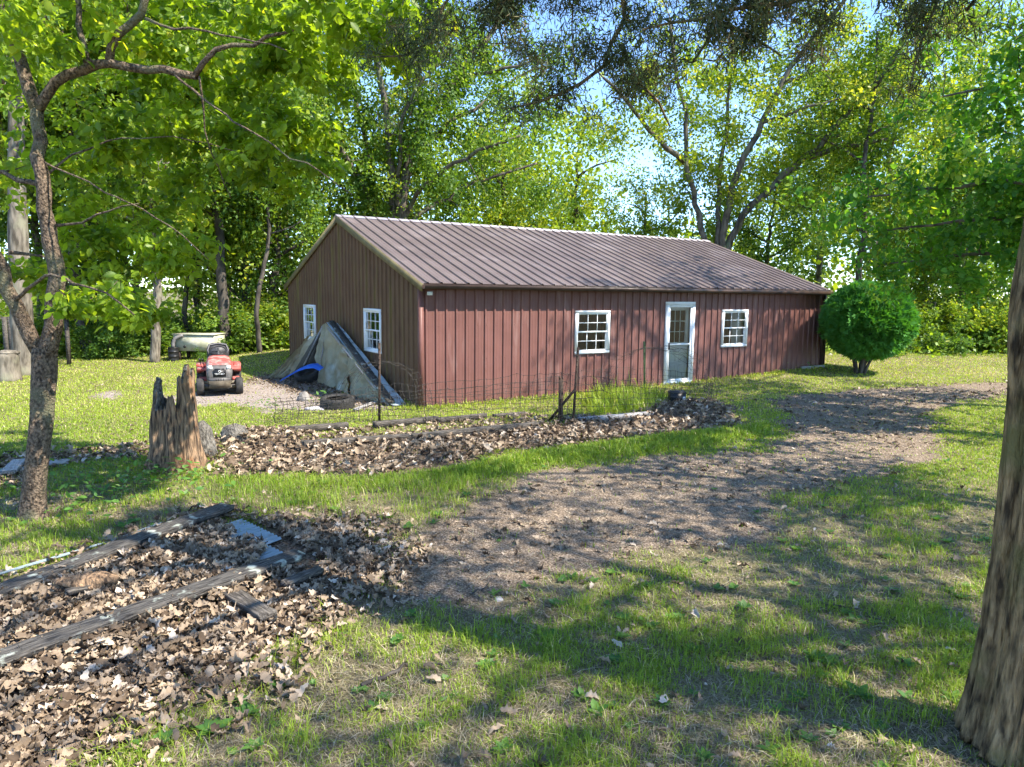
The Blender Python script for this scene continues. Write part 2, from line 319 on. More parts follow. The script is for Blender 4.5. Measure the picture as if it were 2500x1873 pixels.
# ------------------------------------------------------------------ metal building
bld = thing('metal_building', PC, 'long brown metal pole building with ribbed siding and low gable roof', 'building')
def ribprof(Lt, pitch=.229, off=.11, h=.03):
    s = [0]; d = [0.]; k = off
    while k < Lt-.04:
        for a, b in ((-.034, 0), (-.016, h), (.016, h), (.034, 0)): s.append(k+a); d.append(b)
        for q in (pitch/3, pitch*2/3):
            if k+q+.012 < Lt-.01:
                for a, b in ((-.011, 0), (0, .004), (.011, 0)): s.append(k+q+a); d.append(b)
        k += pitch
    s.append(Lt); d.append(0.); s = np.array(s); d = np.array(d); o = np.argsort(s, kind='stable'); return s[o], d[o]
def ribbed(mb, o, dl, Lt, dh, nrm, top, bot=lambda s: 0*s, openings=(), **k):
    s, d = ribprof(Lt, **k)
    extra = [e for op in openings for e in op[:2]]
    s2 = np.unique(np.concatenate([s, extra])) if extra else s
    d2 = np.interp(s2, s, d); s, d = s2, d2
    for i in range(len(s)-1):
        sa, sb = s[i], s[i+1]; mid = (sa+sb)/2
        if sb-sa < 1e-6: continue
        segs = [(None, None)]
        for (a, b, z0, z1) in openings:
            if a < mid < b: segs = [(None, z0), (z1, None)]
        for lo, hi in segs:
            v = []
            for q, dd in ((sa, d[i]), (sb, d[i+1])):
                l = float(bot(q)) if lo is None else lo; h = float(top(q)) if hi is None else hi
                v.append((o+dl*q+dh*l+nrm*dd, o+dl*q+dh*h+nrm*dd))
            mb.add([v[0][0], v[1][0], v[1][1], v[0][1]], np.array([(0, 1, 2, 3)]))
nF, nG = -V, -U      # outward normals: front wall, near gable
WINF = [(3.87, 4.85, .954, 1.923), (8.745, 9.72, .954, 1.923)]; DOOR = (6.70, 7.66, .075, 2.12)
WING = [(1.99, 2.96, .954, 1.923), (6.72, 7.68, .954, 1.923)]
ht = lambda s: HE+(HP-HE)*(1-abs(s-BW/2)/(BW/2))
mb = MB(); ribbed(mb, PC, U, BL, Z, nF, lambda s: HE-.02, lambda s: 0.02-0.05*(s < 3), WINF+[DOOR]); 
for zz0 in (.25, .95, 1.65, 2.2):
    for k in range(57):
        ss = .11+.229*k+.045
        if ss < BL-.1 and not any(a-.02 < ss < b+.02 and c < zz0 < d_ for a, b, c, d_ in WINF+[DOOR]): mb.box(PC+U*ss+Z*zz0+nF*.003, (.014, .012, .014), YAW)
mb.build('front_wall', M['siding'], bld)
mb = MB(); ribbed(mb, PC, V, BW, Z, nG, lambda s: ht(s)-.03, openings=WING); mb.build('gable_wall', M['siding_gable'], bld)
mb = MB(); ribbed(mb, PC+U*BL, V, BW, Z, U, lambda s: ht(s)-.03); mb.build('far_gable_wall', M['siding'], bld)
mb = MB(); ribbed(mb, PC+V*BW, U, BL, Z, V, lambda s: HE-.02); mb.build('back_wall', M['siding'], bld)
mb = MB(); mb.add([p+Z*.03 for p in bpoly], np.array([(0, 1, 2, 3)]))
for a, b in ((0, 1), (1, 2), (2, 3), (3, 0)):        # inner lining, 12 cm in
    pass
mb.build('floor_slab', M['inside'], bld); mb = MB(); mb.add([p+Z*2.4 for p in bpoly], np.array([(0, 1, 2, 3)])); mb.build('light_stop_ceiling', M['inside'], bld)  # upper sheet added to stop light leaking in over the wall tops
# roof: two ribbed slopes; EO eave overhang, GO gable overhang
EO, GO = .19, .05; sl_ = (HP-HE)/(BW/2); run = BW/2+EO; sn = math.hypot(1, sl_)
for nm, o, dv in (('front_roof', PC-V*EO-U*GO+Z*(HE-sl_*EO+.03), V), ('back_roof', PC+V*(BW+EO)-U*GO+Z*(HE-sl_*EO+.03), -V)):
    dh = (dv+Z*sl_)/sn; nr = np.cross(U, dh); nr = nr*(1 if nr[2] > 0 else -1)
    mb = MB(); ribbed(mb, o, U, BL+2*GO, dh, nr, lambda s: run*sn-.02, h=.034, pitch=.305)
    mb.add([o-nr*.02, o+U*(BL+2*GO)-nr*.02, o+U*(BL+2*GO)+dh*(run*sn-.03)-nr*.02, o+dh*(run*sn-.03)-nr*.02], np.array([(0, 3, 2, 1)]))
    mb.build('roof', M['roof'], bld)
rt = PC+V*BW/2+Z*(HP+.055)
mb = MB()
for sg in (-1, 1):
    a = rt-U*(GO+.02); b = rt+U*(BL+GO+.02); dn = V*sg*.17-Z*sl_*.17
    mb.add([a, b, b+dn, a+dn, a-Z*.02, b-Z*.02, b+dn-Z*.022, a+dn-Z*.022], np.array([(0, 1, 2, 3), (3, 2, 6, 7), (4, 7, 6, 5), (0, 3, 7, 4), (1, 5, 6, 2)]))
mb.build('ridge_cap', M['ridge'], bld)
def bar(mb, a, b, w, h, upv=Z, a_=None):      # box beam between two points
    a = np.array(a, float); b = np.array(b, float); t = (b-a)/np.linalg.norm(b-a); s = np.cross(upv, t); s /= np.linalg.norm(s); q = np.cross(t, s)
    mb.box((a+b)/2, (np.linalg.norm(b-a), w, h), rot=np.stack([t, s, q], 1), a=a_); return mb
for base in (PC-U*(GO+.004), PC+U*(BL+GO+.004)):
    for sg, o in ((1, base-V*EO+Z*(HE-sl_*EO)), (-1, base+V*(BW+EO)+Z*(HE-sl_*EO))):
        pk = base+V*BW/2+Z*(HP-.0)
        mb = MB(); bar(mb, o-Z*.055, pk-Z*.055, .035, .15); mb.build('rake_trim', M['rake'], bld)
mb = MB(); q = PC-V*.032-U*.032; mb.box(q+Z*1.22+V*.02+U*.02, (.09, .09, 2.4), YAW); mb.build('corner_trim', M['siding'], bld)
mb = MB(); mb.box(PC+U*BL-V*.01+Z*1.25, (.09, .09, 2.36), YAW); mb.build('corner_trim', M['trim'], bld)
# gutter (open U section) and downspout
go = PC-V*(EO+.075)+Z*(HE-.14)
mb = MB(); La = BL+.22; o = go-U*.06
prof = [(.06, .085), (.06, 0), (-.045, 0), (-.062, .045), (-.072, .085), (-.058, .087), (-.05, .05), (-.035, .012), (.05, .012), (.05, .085)]
v = [o+V*a+Z*b for a, b in prof]+[o+U*La+V*a+Z*(b-.03) for a, b in prof]; n_ = len(prof)
mb.add(v, [(i, (i+1) % n_, (i+1) % n_+n_, i+n_) for i in range(n_)]+[tuple(range(n_))[::-1], tuple(range(n_, 2*n_))]); mb.build('gutter', M['trim'], bld)
mb = MB(); fo = PC-V*(EO-.02)+Z*(HE-.075); mb.box(fo+U*BL/2, (BL, .02, .10), YAW); mb.build('fascia', M['trim'], bld)
mb = MB(); mb.tube([go+U*(BL+.08)+V*.0, go+U*(BL+.08)-Z*.08, PC+U*(BL+.08)-V*.05+Z*2.0, PC+U*(BL+.08)-V*.05+Z*.3], .04, 8); mb.build('downspout', M['trim'], bld)
mb = MB(); mb.box(PC+U*.12-V*.16+Z*(HE-.23), (.10, .05, .07), YAW); mb.build('junction_box', M['dirtywhite'], bld)
mb = MB(); mb.box(PC+U*(BL-.45)-V*.07+Z*.17, (1.0, .12, .2), YAW); mb.build('footing', M['concrete'], bld)
# windows
def fr(o, dl, nrm, s, z, d): return o+dl*s+Z*z+nrm*d
def obox(mb, o, dl, nrm, s0, s1, z0, z1, d0, d1):
    v = [fr(o, dl, nrm, s, z, d) for s in (s0, s1) for z in (z0, z1) for d in (d0, d1)]
    mb.add(v, np.array([(0, 1, 3, 2), (4, 6, 7, 5), (0, 4, 5, 1), (2, 3, 7, 6), (0, 2, 6, 4), (1, 5, 7, 3)]))
def ring(mb, o, dl, nrm, s0, s1, z0, z1, wd, d0, d1):
    obox(mb, o, dl, nrm, s0, s1, z0, z0+wd, d0, d1); obox(mb, o, dl, nrm, s0, s1, z1-wd, z1, d0, d1)
    obox(mb, o, dl, nrm, s0, s0+wd, z0+wd, z1-wd, d0, d1); obox(mb, o, dl, nrm, s1-wd, s1, z0+wd, z1-wd, d0, d1)
def window(dl, nrm, op, blind):
    s0, s1, z0, z1 = op; zm = (z0+z1)/2+.01
    mb = MB(); ring(mb, PC, dl, nrm, s0-.012, s1+.012, z0-.012, z1+.012, .055, -.05, .052); W = mb.build('window', M['white'], bld)
    for k, (a, b, dd) in enumerate(((zm-.02, z1-.043, .018), (z0+.043, zm+.02, -.012))):
        mb = MB(); ring(mb, PC, dl, nrm, s0+.043, s1-.043, a, b, .034, dd-.014, dd+.014); mb.build('sash', M['white'], W)
        mb = MB(); i0, i1, j0, j1 = s0+.077, s1-.077, a+.034, b-.034
        for t in (1/3, 2/3): obox(mb, PC, dl, nrm, i0+(i1-i0)*t-.008, i0+(i1-i0)*t+.008, j0, j1, dd-.005, dd+.005)
        obox(mb, PC, dl, nrm, i0, i1, (j0+j1)/2-.008, (j0+j1)/2+.008, dd-.0035, dd+.0035); mb.build('muntin', M['white'], W)
    mb = MB(); mb.add([fr(PC, dl, nrm, s, z, d) for (s, z, d) in ((s0+.05, zm, .010), (s1-.05, zm, .010), (s1-.05, z1-.05, .010), (s0+.05, z1-.05, .010), (s0+.05, z0+.05, -.02), (s1-.05, z0+.05, -.02), (s1-.05, zm, -.02), (s0+.05, zm, -.02))], np.array([(0, 1, 2, 3), (4, 5, 6, 7)])); mb.build('pane', M['glass'], W)
    if blind:
        b0_, b1_ = blind; mb = MB(); a = s0+(s1-s0)*b0_; b = s0+(s1-s0)*b1_; obox(mb, PC, dl, nrm, a, b, z0+.02, z1-.02, -.12, -.10); mb.build('blind', M['blind'], W)
window(U, nF, WINF[0], None); window(U, nF, WINF[1], (.55, 1.0)); window(V, nG, WING[0], (0, .12)); window(V, nG, WING[1], None)
# storm door over a panelled white door
s0, s1, z0, z1 = DOOR
mb = MB(); ring(mb, PC, U, nF, s0-.02, s1+.02, z0-.02, z1+.02, .085, -.04, .055); dr_ = mb.build('door', M['white'], bld)
mb = MB(); ring(mb, PC, U, nF, s0+.07, s1-.07, z0+.07, z1-.07, .05, .006, .04); obox(mb, PC, U, nF, s0+.12, s1-.12, 1.05, 1.09, .006, .04); mb.build('storm_frame', M['white'], dr_)
mb = MB(); obox(mb, PC, U, nF, s0+.1, s1-.1, z0+.1, 1.12, -.07, -.035); obox(mb, PC, U, nF, s1-.22, s1-.1, 1.12, z1-.1, -.07, -.035); obox(mb, PC, U, nF, s0+.1, s0+.2, 1.12, z1-.1, -.07, -.035); obox(mb, PC, U, nF, s0+.2, s1-.22, 1.92, z1-.1, -.07, -.035)
for a, b, c, d in ((.2, .42, .2, .55), (.52, .74, .2, .55), (.2, .42, .62, .98), (.52, .74, .62, .98)): ring(mb, PC, U, nF, s0+a, s0+b, c, d, .02, -.035, -.026)
for t in (.333, .667):
    q = s0+.2+(.54)*t; obox(mb, PC, U, nF, q-.01, q+.01, 1.12, 1.92, -.06, -.045)
    q = 1.12+.8*t; obox(mb, PC, U, nF, s0+.2, s1-.22, q-.01, q+.01, -.058, -.047)
mb.build('inner_door', M['white'], dr_)
mb = MB(); mb.add([fr(PC, U, nF, s, z, .02) for s, z in ((s0+.12, z0+.12), (s1-.12, z0+.12), (s1-.12, z1-.12), (s0+.12, z1-.12))], np.array([(0, 1, 2, 3)])); mb.build('pane', M['glass'], dr_)
mb = MB(); obox(mb, PC, U, nF, s0+.085, s0+.105, .95, 1.12, .04, .075); mb.build('handle', M['black'], dr_)
# ------------------------------------------------------------------ foliage
def norm(a): return a/(np.linalg.norm(a, axis=-1, keepdims=True)+1e-9)
LEAF2 = (np.array([(0, 0, 0), (.5, .32, .07), (1, 0, -.02), (.5, -.32, .07)]), [(0, 1, 2), (0, 2, 3)])
LEAF6 = (np.array([(0, 0, 0), (.28, .25, .05), (.62, .24, .05), (1.02, 0, -.07), (.62, -.24, .05), (.28, -.25, .05)]), [(0, 3, 2, 1), (0, 5, 4, 3)])
LEAFQ = (np.array([(0, 0, 0), (.5, .34, .05), (1, .02, -.03), (.5, -.34, .04)]), [(0, 1, 2, 3)])
def place(mb, tmpl, o, t, n, size, val, width=1.0):
    T, Fc = tmpl; t = norm(t); b = norm(np.cross(n, t)); n = np.cross(t, b); k = len(T); m = len(o)
    size = np.broadcast_to(size, m)[:, None, None]; W = np.broadcast_to(width, m)[:, None, None]
    v = o[:, None]+size*(T[None, :, 0:1]*t[:, None]+W*T[None, :, 1:2]*b[:, None]+T[None, :, 2:3]*n[:, None])
    base = (np.arange(m)*k)[:, None, None]
    fs = {}
    for q in Fc: fs.setdefault(len(q), []).append(q)
    vv = v.reshape(-1, 3); first = True
    for kk, q in fs.items():
        idx = (base+np.array(q)[None]).reshape(-1, kk); a = np.repeat(val, len(q))
        if first: mb.add(vv, idx, a); n0 = mb.n-len(vv); first = False
        else: mb.f.append(idx+n0); mb.at.append(a)
def leaves_at(mb, c, spread, size, r, tmpl=LEAF2, upness=1.0, droop=.3, val=None, width=1.0):
    m = len(c); o = c+r.normal(size=(m, 3))*spread; n = norm(r.normal(size=(m, 3))*.75+np.array([0, 0, upness])); t = r.normal(size=(m, 3)); t[:, 2] -= droop
    sz = size*r.uniform(.65, 1.25, m); v = r.random(m) if val is None else np.clip(val+r.normal(size=m)*.2, 0, 1)
    place(mb, tmpl, o, t, n, sz, v, width)
def resample(pts, step):
    pts = np.array(pts, float); L = np.concatenate([[0], np.cumsum(np.linalg.norm(np.diff(pts, axis=0), axis=1))]); n = max(2, int(L[-1]/step)+1)
    q = np.linspace(0, L[-1], n); return np.stack([np.interp(q, L, pts[:, i]) for i in range(3)], 1), q/L[-1]
def smoothline(pts, step, it=2):
    p, t = resample(pts, step)
    for _ in range(it):
        if len(p) > 2: p[1:-1] = (p[:-2]+2*p[1:-1]+p[2:])/4
    return p, t
def grow(limbs, att, r, step=.35, wob=.12, rmin=.006, twigmin=.0, sides=4, lsides=8, mbk=None, sag=.0, maxr=.05, lnoise=.12):
    """limbs: list of (points, r0, r1). att: targets. returns trunk MB and the twig paths"""
    mb = mbk or MB(); NP = []; NR = []
    for i, (p, r0, r1) in enumerate(limbs):
        q, t = smoothline(p, step); n = len(q); w_ = np.sin(np.linspace(0, math.pi, n))[:, None]; q = q+r.normal(size=q.shape)*.04*step/.35*w_
        rad = r0+(r1-r0)*t**.8; mb.tube(q, rad, lsides, noise=lnoise, seed=i); NP.append(q); NR.append(rad)
    NP = np.concatenate(NP); NR = np.concatenate(NR)
    d0 = np.array([np.min(np.sum((NP-a)**2, 1)) for a in att]); order = np.argsort(d0); paths = []
    for k in order:
        a = att[k]; d = np.sqrt(np.sum((NP-a)**2, 1)); pen = d+.5*np.maximum(0, NP[:, 2]-a[2])*(1-sag)+NR*1.5; j = int(np.argmin(pen)); s = NP[j]; Ln = np.linalg.norm(a-s)
        if Ln < .05: continue
        n = max(3, int(Ln/(step*.8))+1); t = np.linspace(0, 1, n)[:, None]
        mid = r.normal(size=3)*wob*Ln; mid[2] += .10*Ln
        p = s+(a-s)*t+np.sin(t*math.pi)*mid+r.normal(size=(n, 3))*wob*.12*Ln*np.sin(t*math.pi)
        ra = min(NR[j]*.6, maxr, .008+.012*Ln+rmin); rad = ra+(rmin-ra)*t[:, 0]
        NP = np.concatenate([NP, p[1:]]); NR = np.concatenate([NR, rad[1:]]); paths.append(p)
        if ra > twigmin: mb.tube(p, rad, sides if ra < .03 else 6, cap=False)
    return mb, paths
def crown_pts(paths, per, r, frac=.55):
    c = []
    for p in paths:
        L = np.linalg.norm(p[-1]-p[0]); m = max(1, int(per*r.uniform(.6, 1.4))); t = 1-(r.random(m)**1.3)*frac; i = t*(len(p)-1); k = np.clip(i.astype(int), 0, len(p)-2); f = (i-k)[:, None]
        c.append(p[k]*(1-f)+p[k+1]*f)
    return np.concatenate(c), np.repeat(r.random(len(paths)), [len(q) for q in c])
def tree_obj(name, loc, tmb, cmb, bk, lf, label, cat='tree', group=None, tl=None):
    t = thing(name, loc, label, cat, group)
    tmb.build('trunk', bk, t, smooth_=True); cmb.build('crown', lf, t)
    return t
def c2(l, Y): return [P(700+a/2.458, b/2.458, Y+(c[0] if c else 0)) for a, b, *c in l]
def c3(l, Y): return [P(1500+a/2.212, b/2.212, Y+(c[0] if c else 0)) for a, b, *c in l]
def around(limbs, n, sd, r, lo=.3, zs=.8):
    out = []; Ls = [np.linalg.norm(np.diff(np.array(p), axis=0), axis=1).sum() for p, *_ in limbs]; Ls = np.array(Ls)/sum(Ls)
    for k, (p, *_) in zip(r.choice(len(limbs), n, p=Ls), [limbs[i] for i in range(0)] or [(None,)]*0): pass
    for k in r.choice(len(limbs), n, p=Ls):
        q, t = resample(limbs[k][0], .3); i = int((lo+(1-lo)*r.random()**.7)*(len(q)-1)); o = r.normal(size=3)*sd; o[2] *= zs; out.append(q[i]+o)
    return np.array(out)

# --- tree A, behind the left half of the roof
ra = np.random.default_rng(11); YA = 27.5; bA = np.array([P(975, 530, YA)[0], YA, gz(0, YA)-.1]); J = P(968, 690, YA)
limbsA = [([bA, J], .42, .36),
 ([J]+c2([(560, 1290), (440, 1060), (330, 910, -.6), (230, 790, -1), (130, 650, -1.5)], YA), .17, .07),
 ([J]+c2([(510, 1280, .5), (480, 1000, 1), (470, 800, 1.5), (440, 640, 2), (410, 500, 2), (380, 200, 2)], YA), .17, .06),
 ([J]+c2([(640, 1290), (620, 1000, -.5), (590, 700, -1), (560, 440, -1), (540, 300, -1), (530, -200, -1.5)], YA), .19, .07),
 ([J]+c2([(670, 1290), (670, 1000, -1), (680, 800, -1.5), (730, 600, -2), (790, 480, -2), (880, 430, -2), (960, 250, -2.5)], YA), .12, .04),
 ([J]+c2([(690, 1290), (720, 1050, -.3), (750, 820, -.5), (900, 620), (1040, 450), (1100, 350), (1220, 230), (1330, -50, .5)], YA), .24, .07),
 (c2([(1050, 460), (1250, 430, -.5), (1400, 420, -.8), (1480, 360, -1)], YA), .09, .04),
 ([J]+c2([(700, 1280), (800, 1120, -1), (960, 1000, -1.8), (1150, 910, -2.4), (1400, 815, -3)], YA), .12, .05),
 ([J]+c2([(750, 1300), (900, 1220, .5), (1030, 1150, 1), (1150, 1090, 1), (1500, 980, 1)], YA), .12, .04),
 (c2([(770, 920, -.4), (960, 750, .5), (1100, 660, 1), (1300, 520, 1.5), (1500, 400, 2)], YA), .11, .04)]
att = around(limbsA[1:], 430, 1.25, ra, .25); att[:, 1] += 1.1
tm, pa = grow(limbsA, att, ra, .5, twigmin=.012); c, v = crown_pts(pa, 110, ra, .6); cm = MB(); leaves_at(cm, c, .26, .145, ra, LEAF2, .6, val=v)
tree_obj('oak_tree', bA, tm, cm, M['bark'], M['leafA'], 'big many-limbed oak fanning out behind the left half of the roof')
# --- tree B, behind the right end of the roof
rb = np.random.default_rng(12); YB = 29; J = P(1752, 740, YB); bB = np.array([J[0], YB, gz(0, YB)-.1])
limbsB = [([bB, J], .4, .32),
 ([J]+c3([(460, 1220), (430, 1050), (390, 900), (385, 700), (390, 560), (330, 420), (300, 100)], YB), .15, .06),
 (c3([(385, 880), (260, 780, -.7), (150, 650, -1), (60, 530, -1.5), (-60, 420, -2)], YB), .12, .05),
 ([J]+c3([(555, 1210), (570, 950, 1), (600, 750, 1.5), (620, 550, 2), (640, 200, 2)], YB), .14, .05),
 ([J]+c3([(590, 1250), (640, 1000, -.5), (720, 800, -1), (790, 660, -1), (900, 450, -1), (1030, 250, -1.3), (1100, 150, -1.5), (1250, 20, -2), (1350, -200, -2)], YB), .18, .06),
 (c3([(800, 660, -1), (950, 620, -1.5), (1100, 560, -2), (1220, 530, -2.2)], YB), .08, .035),
 (c3([(920, 440, -1), (1050, 390, -.6), (1240, 375, 0)], YB), .08, .03),
 ([J]+c3([(620, 1290), (740, 1120), (900, 950, -.3), (1040, 840, -.6), (1200, 690, -1), (1350, 530, -1.5), (1500, 350, -2), (1600, 100, -2)], YB), .19, .06),
 (c3([(1050, 850, -.6), (1200, 800, -1), (1350, 770, -1.4), (1480, 750, -1.8)], YB), .12, .05),
 (c3([(1180, 740, -1), (1380, 680, -.4)], YB), .08, .04)]
att = around(limbsB[1:], 380, 1.3, rb, .3); att[:, 1] += 1.3
tm, pa = grow(limbsB, att, rb, .5, twigmin=.012); c, v = crown_pts(pa, 100, rb, .6); cm = MB(); leaves_at(cm, c, .26, .145, rb, LEAF2, .6, val=v)
tree_obj('oak_tree', bB, tm, cm, M['bark'], M['leafB'], 'tall spreading oak with leaning limbs behind the right end of the roof')

# --- generic forest trees (local, origin at the base), shared by copies
def forest_variant(seed, H, cr, z0, lf, bk, nl=9, na=200, per=90, leaf=.155, lean=0, trunk_r=.2):
    r = np.random.default_rng(seed); tp = [(0, 0, -.2)]
    for k in range(1, 6): tp.append((lean*k/5*H*.1+r.normal()*.15, r.normal()*.15, H*k/5*.92))
    limbs = [(tp, trunk_r, .05)]; tq, _ = resample(tp, .3)
    for k in range(nl):
        h = z0+(H*.9-z0)*(k+.3)/nl; b = tq[min(int(h/.3), len(tq)-1)]; az = k*2.4+r.normal()*.4; ln = cr*(1-.45*abs((h-z0)/(H-z0)-.35))*r.uniform(.7, 1.05)
        e = b+np.array([math.cos(az)*ln, math.sin(az)*ln, ln*.45]); m_ = (b+e)/2+np.array([0, 0, .12*ln])+r.normal(size=3)*.2; limbs.append(([b, m_, e], trunk_r*.38, .025))
    att = around(limbs[1:], na, 1.0, r, .25); tm, pa = grow(limbs, att, r, .5, twigmin=.014)
    c, v = crown_pts(pa, per, r, .6); cm = MB(); leaves_at(cm, c, .28, leaf, r, LEAF2, .5, val=v); return tm, cm, bk, lf
VAR = []
for a in ((21, 15, 3.6, 3.0, 'leafA', 'bark'), (22, 17, 3.8, 5.0, 'leafB', 'barkgrey'), (23, 12, 3.2, 1.8, 'leafC', 'barkdark'), (24, 9, 2.6, 1.0, 'leafB', 'barkdark'), (25, 16, 3.4, 4.5, 'leafA', 'barkdark')):
    VAR.append(forest_variant(*a[:4], M[a[4]], M[a[5]]))
VAR.append(forest_variant(26, 13, 2.2, 6.0, M['leafA'], M['barkdark'], 6, 80, 80, .17, .6, .13))
VAR.append(forest_variant(27, 15, 4.2, 5.0, M['leafA'], M['bark'], 10, 200, 50, .16))
protos = {}
def copytree(k, loc, rz, s, label, name, group):
    tm, cm, bk, lf = VAR[k]
    if k not in protos:
        t = thing(name, (0, 0, 0), label, 'tree', group); tm.build('trunk', bk, t, smooth_=True); cm.build('crown', lf, t); protos[k] = t
    else:
        t = protos[k].copy(); sc.collection.objects.link(t); tag(t, label, 'tree', group); t.name = name
        for ch in protos[k].children: c = ch.copy(); sc.collection.objects.link(c); c.parent = t
    t.location = loc; t.rotation_euler = (0, 0, rz); t.scale = (s, s, s*1.0); return t
FT = [
 (60, 23, 5, .9, 'thin_tree', 'thin trunk in the fork of the near tree, at the lawn edge'),
 (215, 23.6, 5, 1.1, 'thin_tree', 'thin trunk left of the lit lawn patch behind the forked tree'),
 (255, 27, 5, 1.2, 'thin_tree', 'dark trunk deeper in the wood between the two thin trunks'),
 (572, 28, 5, 1.2, 'thin_tree', 'dark slim trunk close right of the lichened trunk'),
 (632, 23.8, 5, .7, 'thin_tree', 'crooked little tree in front of the dark trunks left of the gable'),
 (170, 24.5, 5, 1.0, 'thin_tree', 'thin upright trunk just right of the forked tree, at the lawn edge'),
 (285, 25.5, 5, .9, 'thin_tree', 'thin dark trunk left of the grey-trunked tree'),
 (345, 26, 5, 1.05, 'thin_tree', 'thin trunk close on the left side of the grey trunk'),
 (460, 25.5, 5, .8, 'thin_tree', 'thin trunk rising right over the old tank'),
 (500, 27, 5, 1.1, 'thin_tree', 'thin leaning trunk over the right end of the old tank'),
 (618, 26, 5, .85, 'thin_tree', 'pale thin trunk midway between the mower and the gable'),
 (655, 28, 5, 1.15, 'thin_tree', 'thin trunk second from the gable corner'),
 (682, 27.5, 5, 1.0, 'thin_tree', 'thin dark trunk nearest the gable corner'),
 # px(src), depth, variant, scale, name, label
 (-120, 21, 1, .95, 'forest_tree', 'tall pale-barked tree at the far left edge of the lawn'),
 (95, 25, 0, .9, 'forest_tree', 'leafy tree seen between the forked trunk and the far lawn'),
 (228, 25.5, 2, 1.0, 'forest_tree', 'bushy dark tree behind the left lawn, left of the grey trunk'),
 (310, 27, 4, .9, 'forest_tree', 'thin dark-trunked tree just left of the grey trunk by the tank'),
 (372, 22.3, 1, .8, 'forest_tree', 'straight grey-trunked tree at the lawn edge beside the black barrel'),
 (549, 24.2, 4, 1.0, 'forest_tree', 'dark lichened trunk standing behind the mower'),
 (598, 27, 3, 1.1, 'forest_tree', 'slim sapling right of the lichened trunk'),
 (640, 29, 4, .95, 'forest_tree', 'one of the dark trunks just left of the building gable'),
 (668, 26.5, 2, .9, 'forest_tree', 'dark tree closest to the building gable'),
 (700, 33, 0, 1.05, 'forest_tree', 'tall tree rising over the left eave of the gable'),
 (160, 34, 4, 1.15, 'forest_tree', 'tall tree deep in the woods behind the forked tree'),
 (560, 38, 2, 1.3, 'forest_tree', 'bushy tree deep in the woods above the mower'),
 (1230, 37, 3, 1.3, 'forest_tree', 'low round tree just above the middle of the ridge'),
 (1560, 31, 3, .72, 'forest_tree', 'low bright green tree top peeping over the ridge by the sky gap'),
 (1400, 42, 3, 1.15, 'forest_tree', 'small tree top beyond the ridge under the sky gap'),
 (1870, 34, 2, .75, 'forest_tree', 'yellow-green tree behind the roof end, left of the clear trunk'),
 (2085, 27, 4, .78, 'forest_tree', 'slender dark-trunked tree rising behind the round evergreen'),
 (2150, 31, 1, .8, 'forest_tree', 'leaning-limbed tree just right of the slender trunk'),
 (2250, 30, 3, .9, 'forest_tree', 'low yellow-green tree right of the round evergreen'),
 (2345, 27, 2, .62, 'forest_tree', 'small dark tree at the far end of the drive lawn'),
 (2480, 27, 0, .85, 'forest_tree', 'tree behind the big fluted trunk at the right edge'),
 (2000, 44, 0, 1.1, 'forest_tree', 'tall tree far beyond the right end of the building'),
 (2350, 42, 4, 1.2, 'forest_tree', 'tall tree far back between the evergreen and the fluted trunk')]
rf = np.random.default_rng(5)
for px, Y, k, s, nm, lb in FT:
    X = ray(px, 800)[0]/ray(px, 800)[1]*Y; copytree(k, (X, Y, float(gz(X, Y))-.05), rf.uniform(0, 6.28), s, lb, nm, 'trees of the wood beyond the lawn')
# off to the right: unseen trees added to shade the drive and foreground
SH = [(13.6, 14.0, 6, 1.0, 'unseen oak added for shade beyond the right edge, level with the building'), (9.6, 2.0, 6, .85, 'unseen oak added for shade beyond the right edge, nearest the big trunk'), (10.2, 5.6, 6, .85, 'unseen slim tree added for shade beyond the right edge, level with the drive')]
for X, Y, k, s, lb in SH: copytree(k, (X, Y, 0), rf.uniform(0, 6.28), s, lb, 'shade_tree', 'unseen trees added for shade')
# --- far wood: one mass behind the single trees
r = np.random.default_rng(31); n = 70000; X = r.uniform(-60, 70, n); Y = r.uniform(40, 62, n); Hh = 11+5*fbm(X*.12, Y*.12, 8); Hh = Hh*np.where(np.abs(X-11) < 5.5, .45, 1); zf = r.random(n)**1.0*Hh
cm = MB(); leaves_at(cm, np.stack([X, Y, zf], 1), .5, .42, r, LEAFQ, .4, val=fbm(X*.3, zf*.4, 9)); o = cm.build('far_woods', M['leafB']); tag(o, 'mass of green woods far behind all single trees', 'woods', kind='stuff')
# --- undergrowth bushes along the wood edge
def bush_variant(seed, h, w_, lf, per=70, leaf=.11, n=60):
    r = np.random.default_rng(seed); limbs = []
    for k in range(6): az = k*1.05+r.normal()*.2; limbs.append(([(0, 0, 0), (math.cos(az)*w_*.3, math.sin(az)*w_*.3, h*.5), (math.cos(az)*w_*.6, math.sin(az)*w_*.6, h*.85)], .025, .008))
    att = around(limbs, n, w_*.32, r, .15, .9); att[:, 2] = np.abs(att[:, 2])+.05; tm, pa = grow(limbs, att, r, .25, twigmin=.006, lsides=5); c, v = crown_pts(pa, per, r, .8)
    cm = MB(); leaves_at(cm, c, .12, leaf, r, LEAF2, .7, val=v); cm.v = [np.concatenate(cm.v)]; cm.v[0][:, 2] = np.abs(cm.v[0][:, 2]); return tm, cm, M['barkdark'], lf
bproto = {}
BV = [bush_variant(41, 1.6, 1.3, M['leafA']), bush_variant(42, 2.2, 1.4, M['leafB']), bush_variant(43, 1.1, 1.4, M['leafC'])]
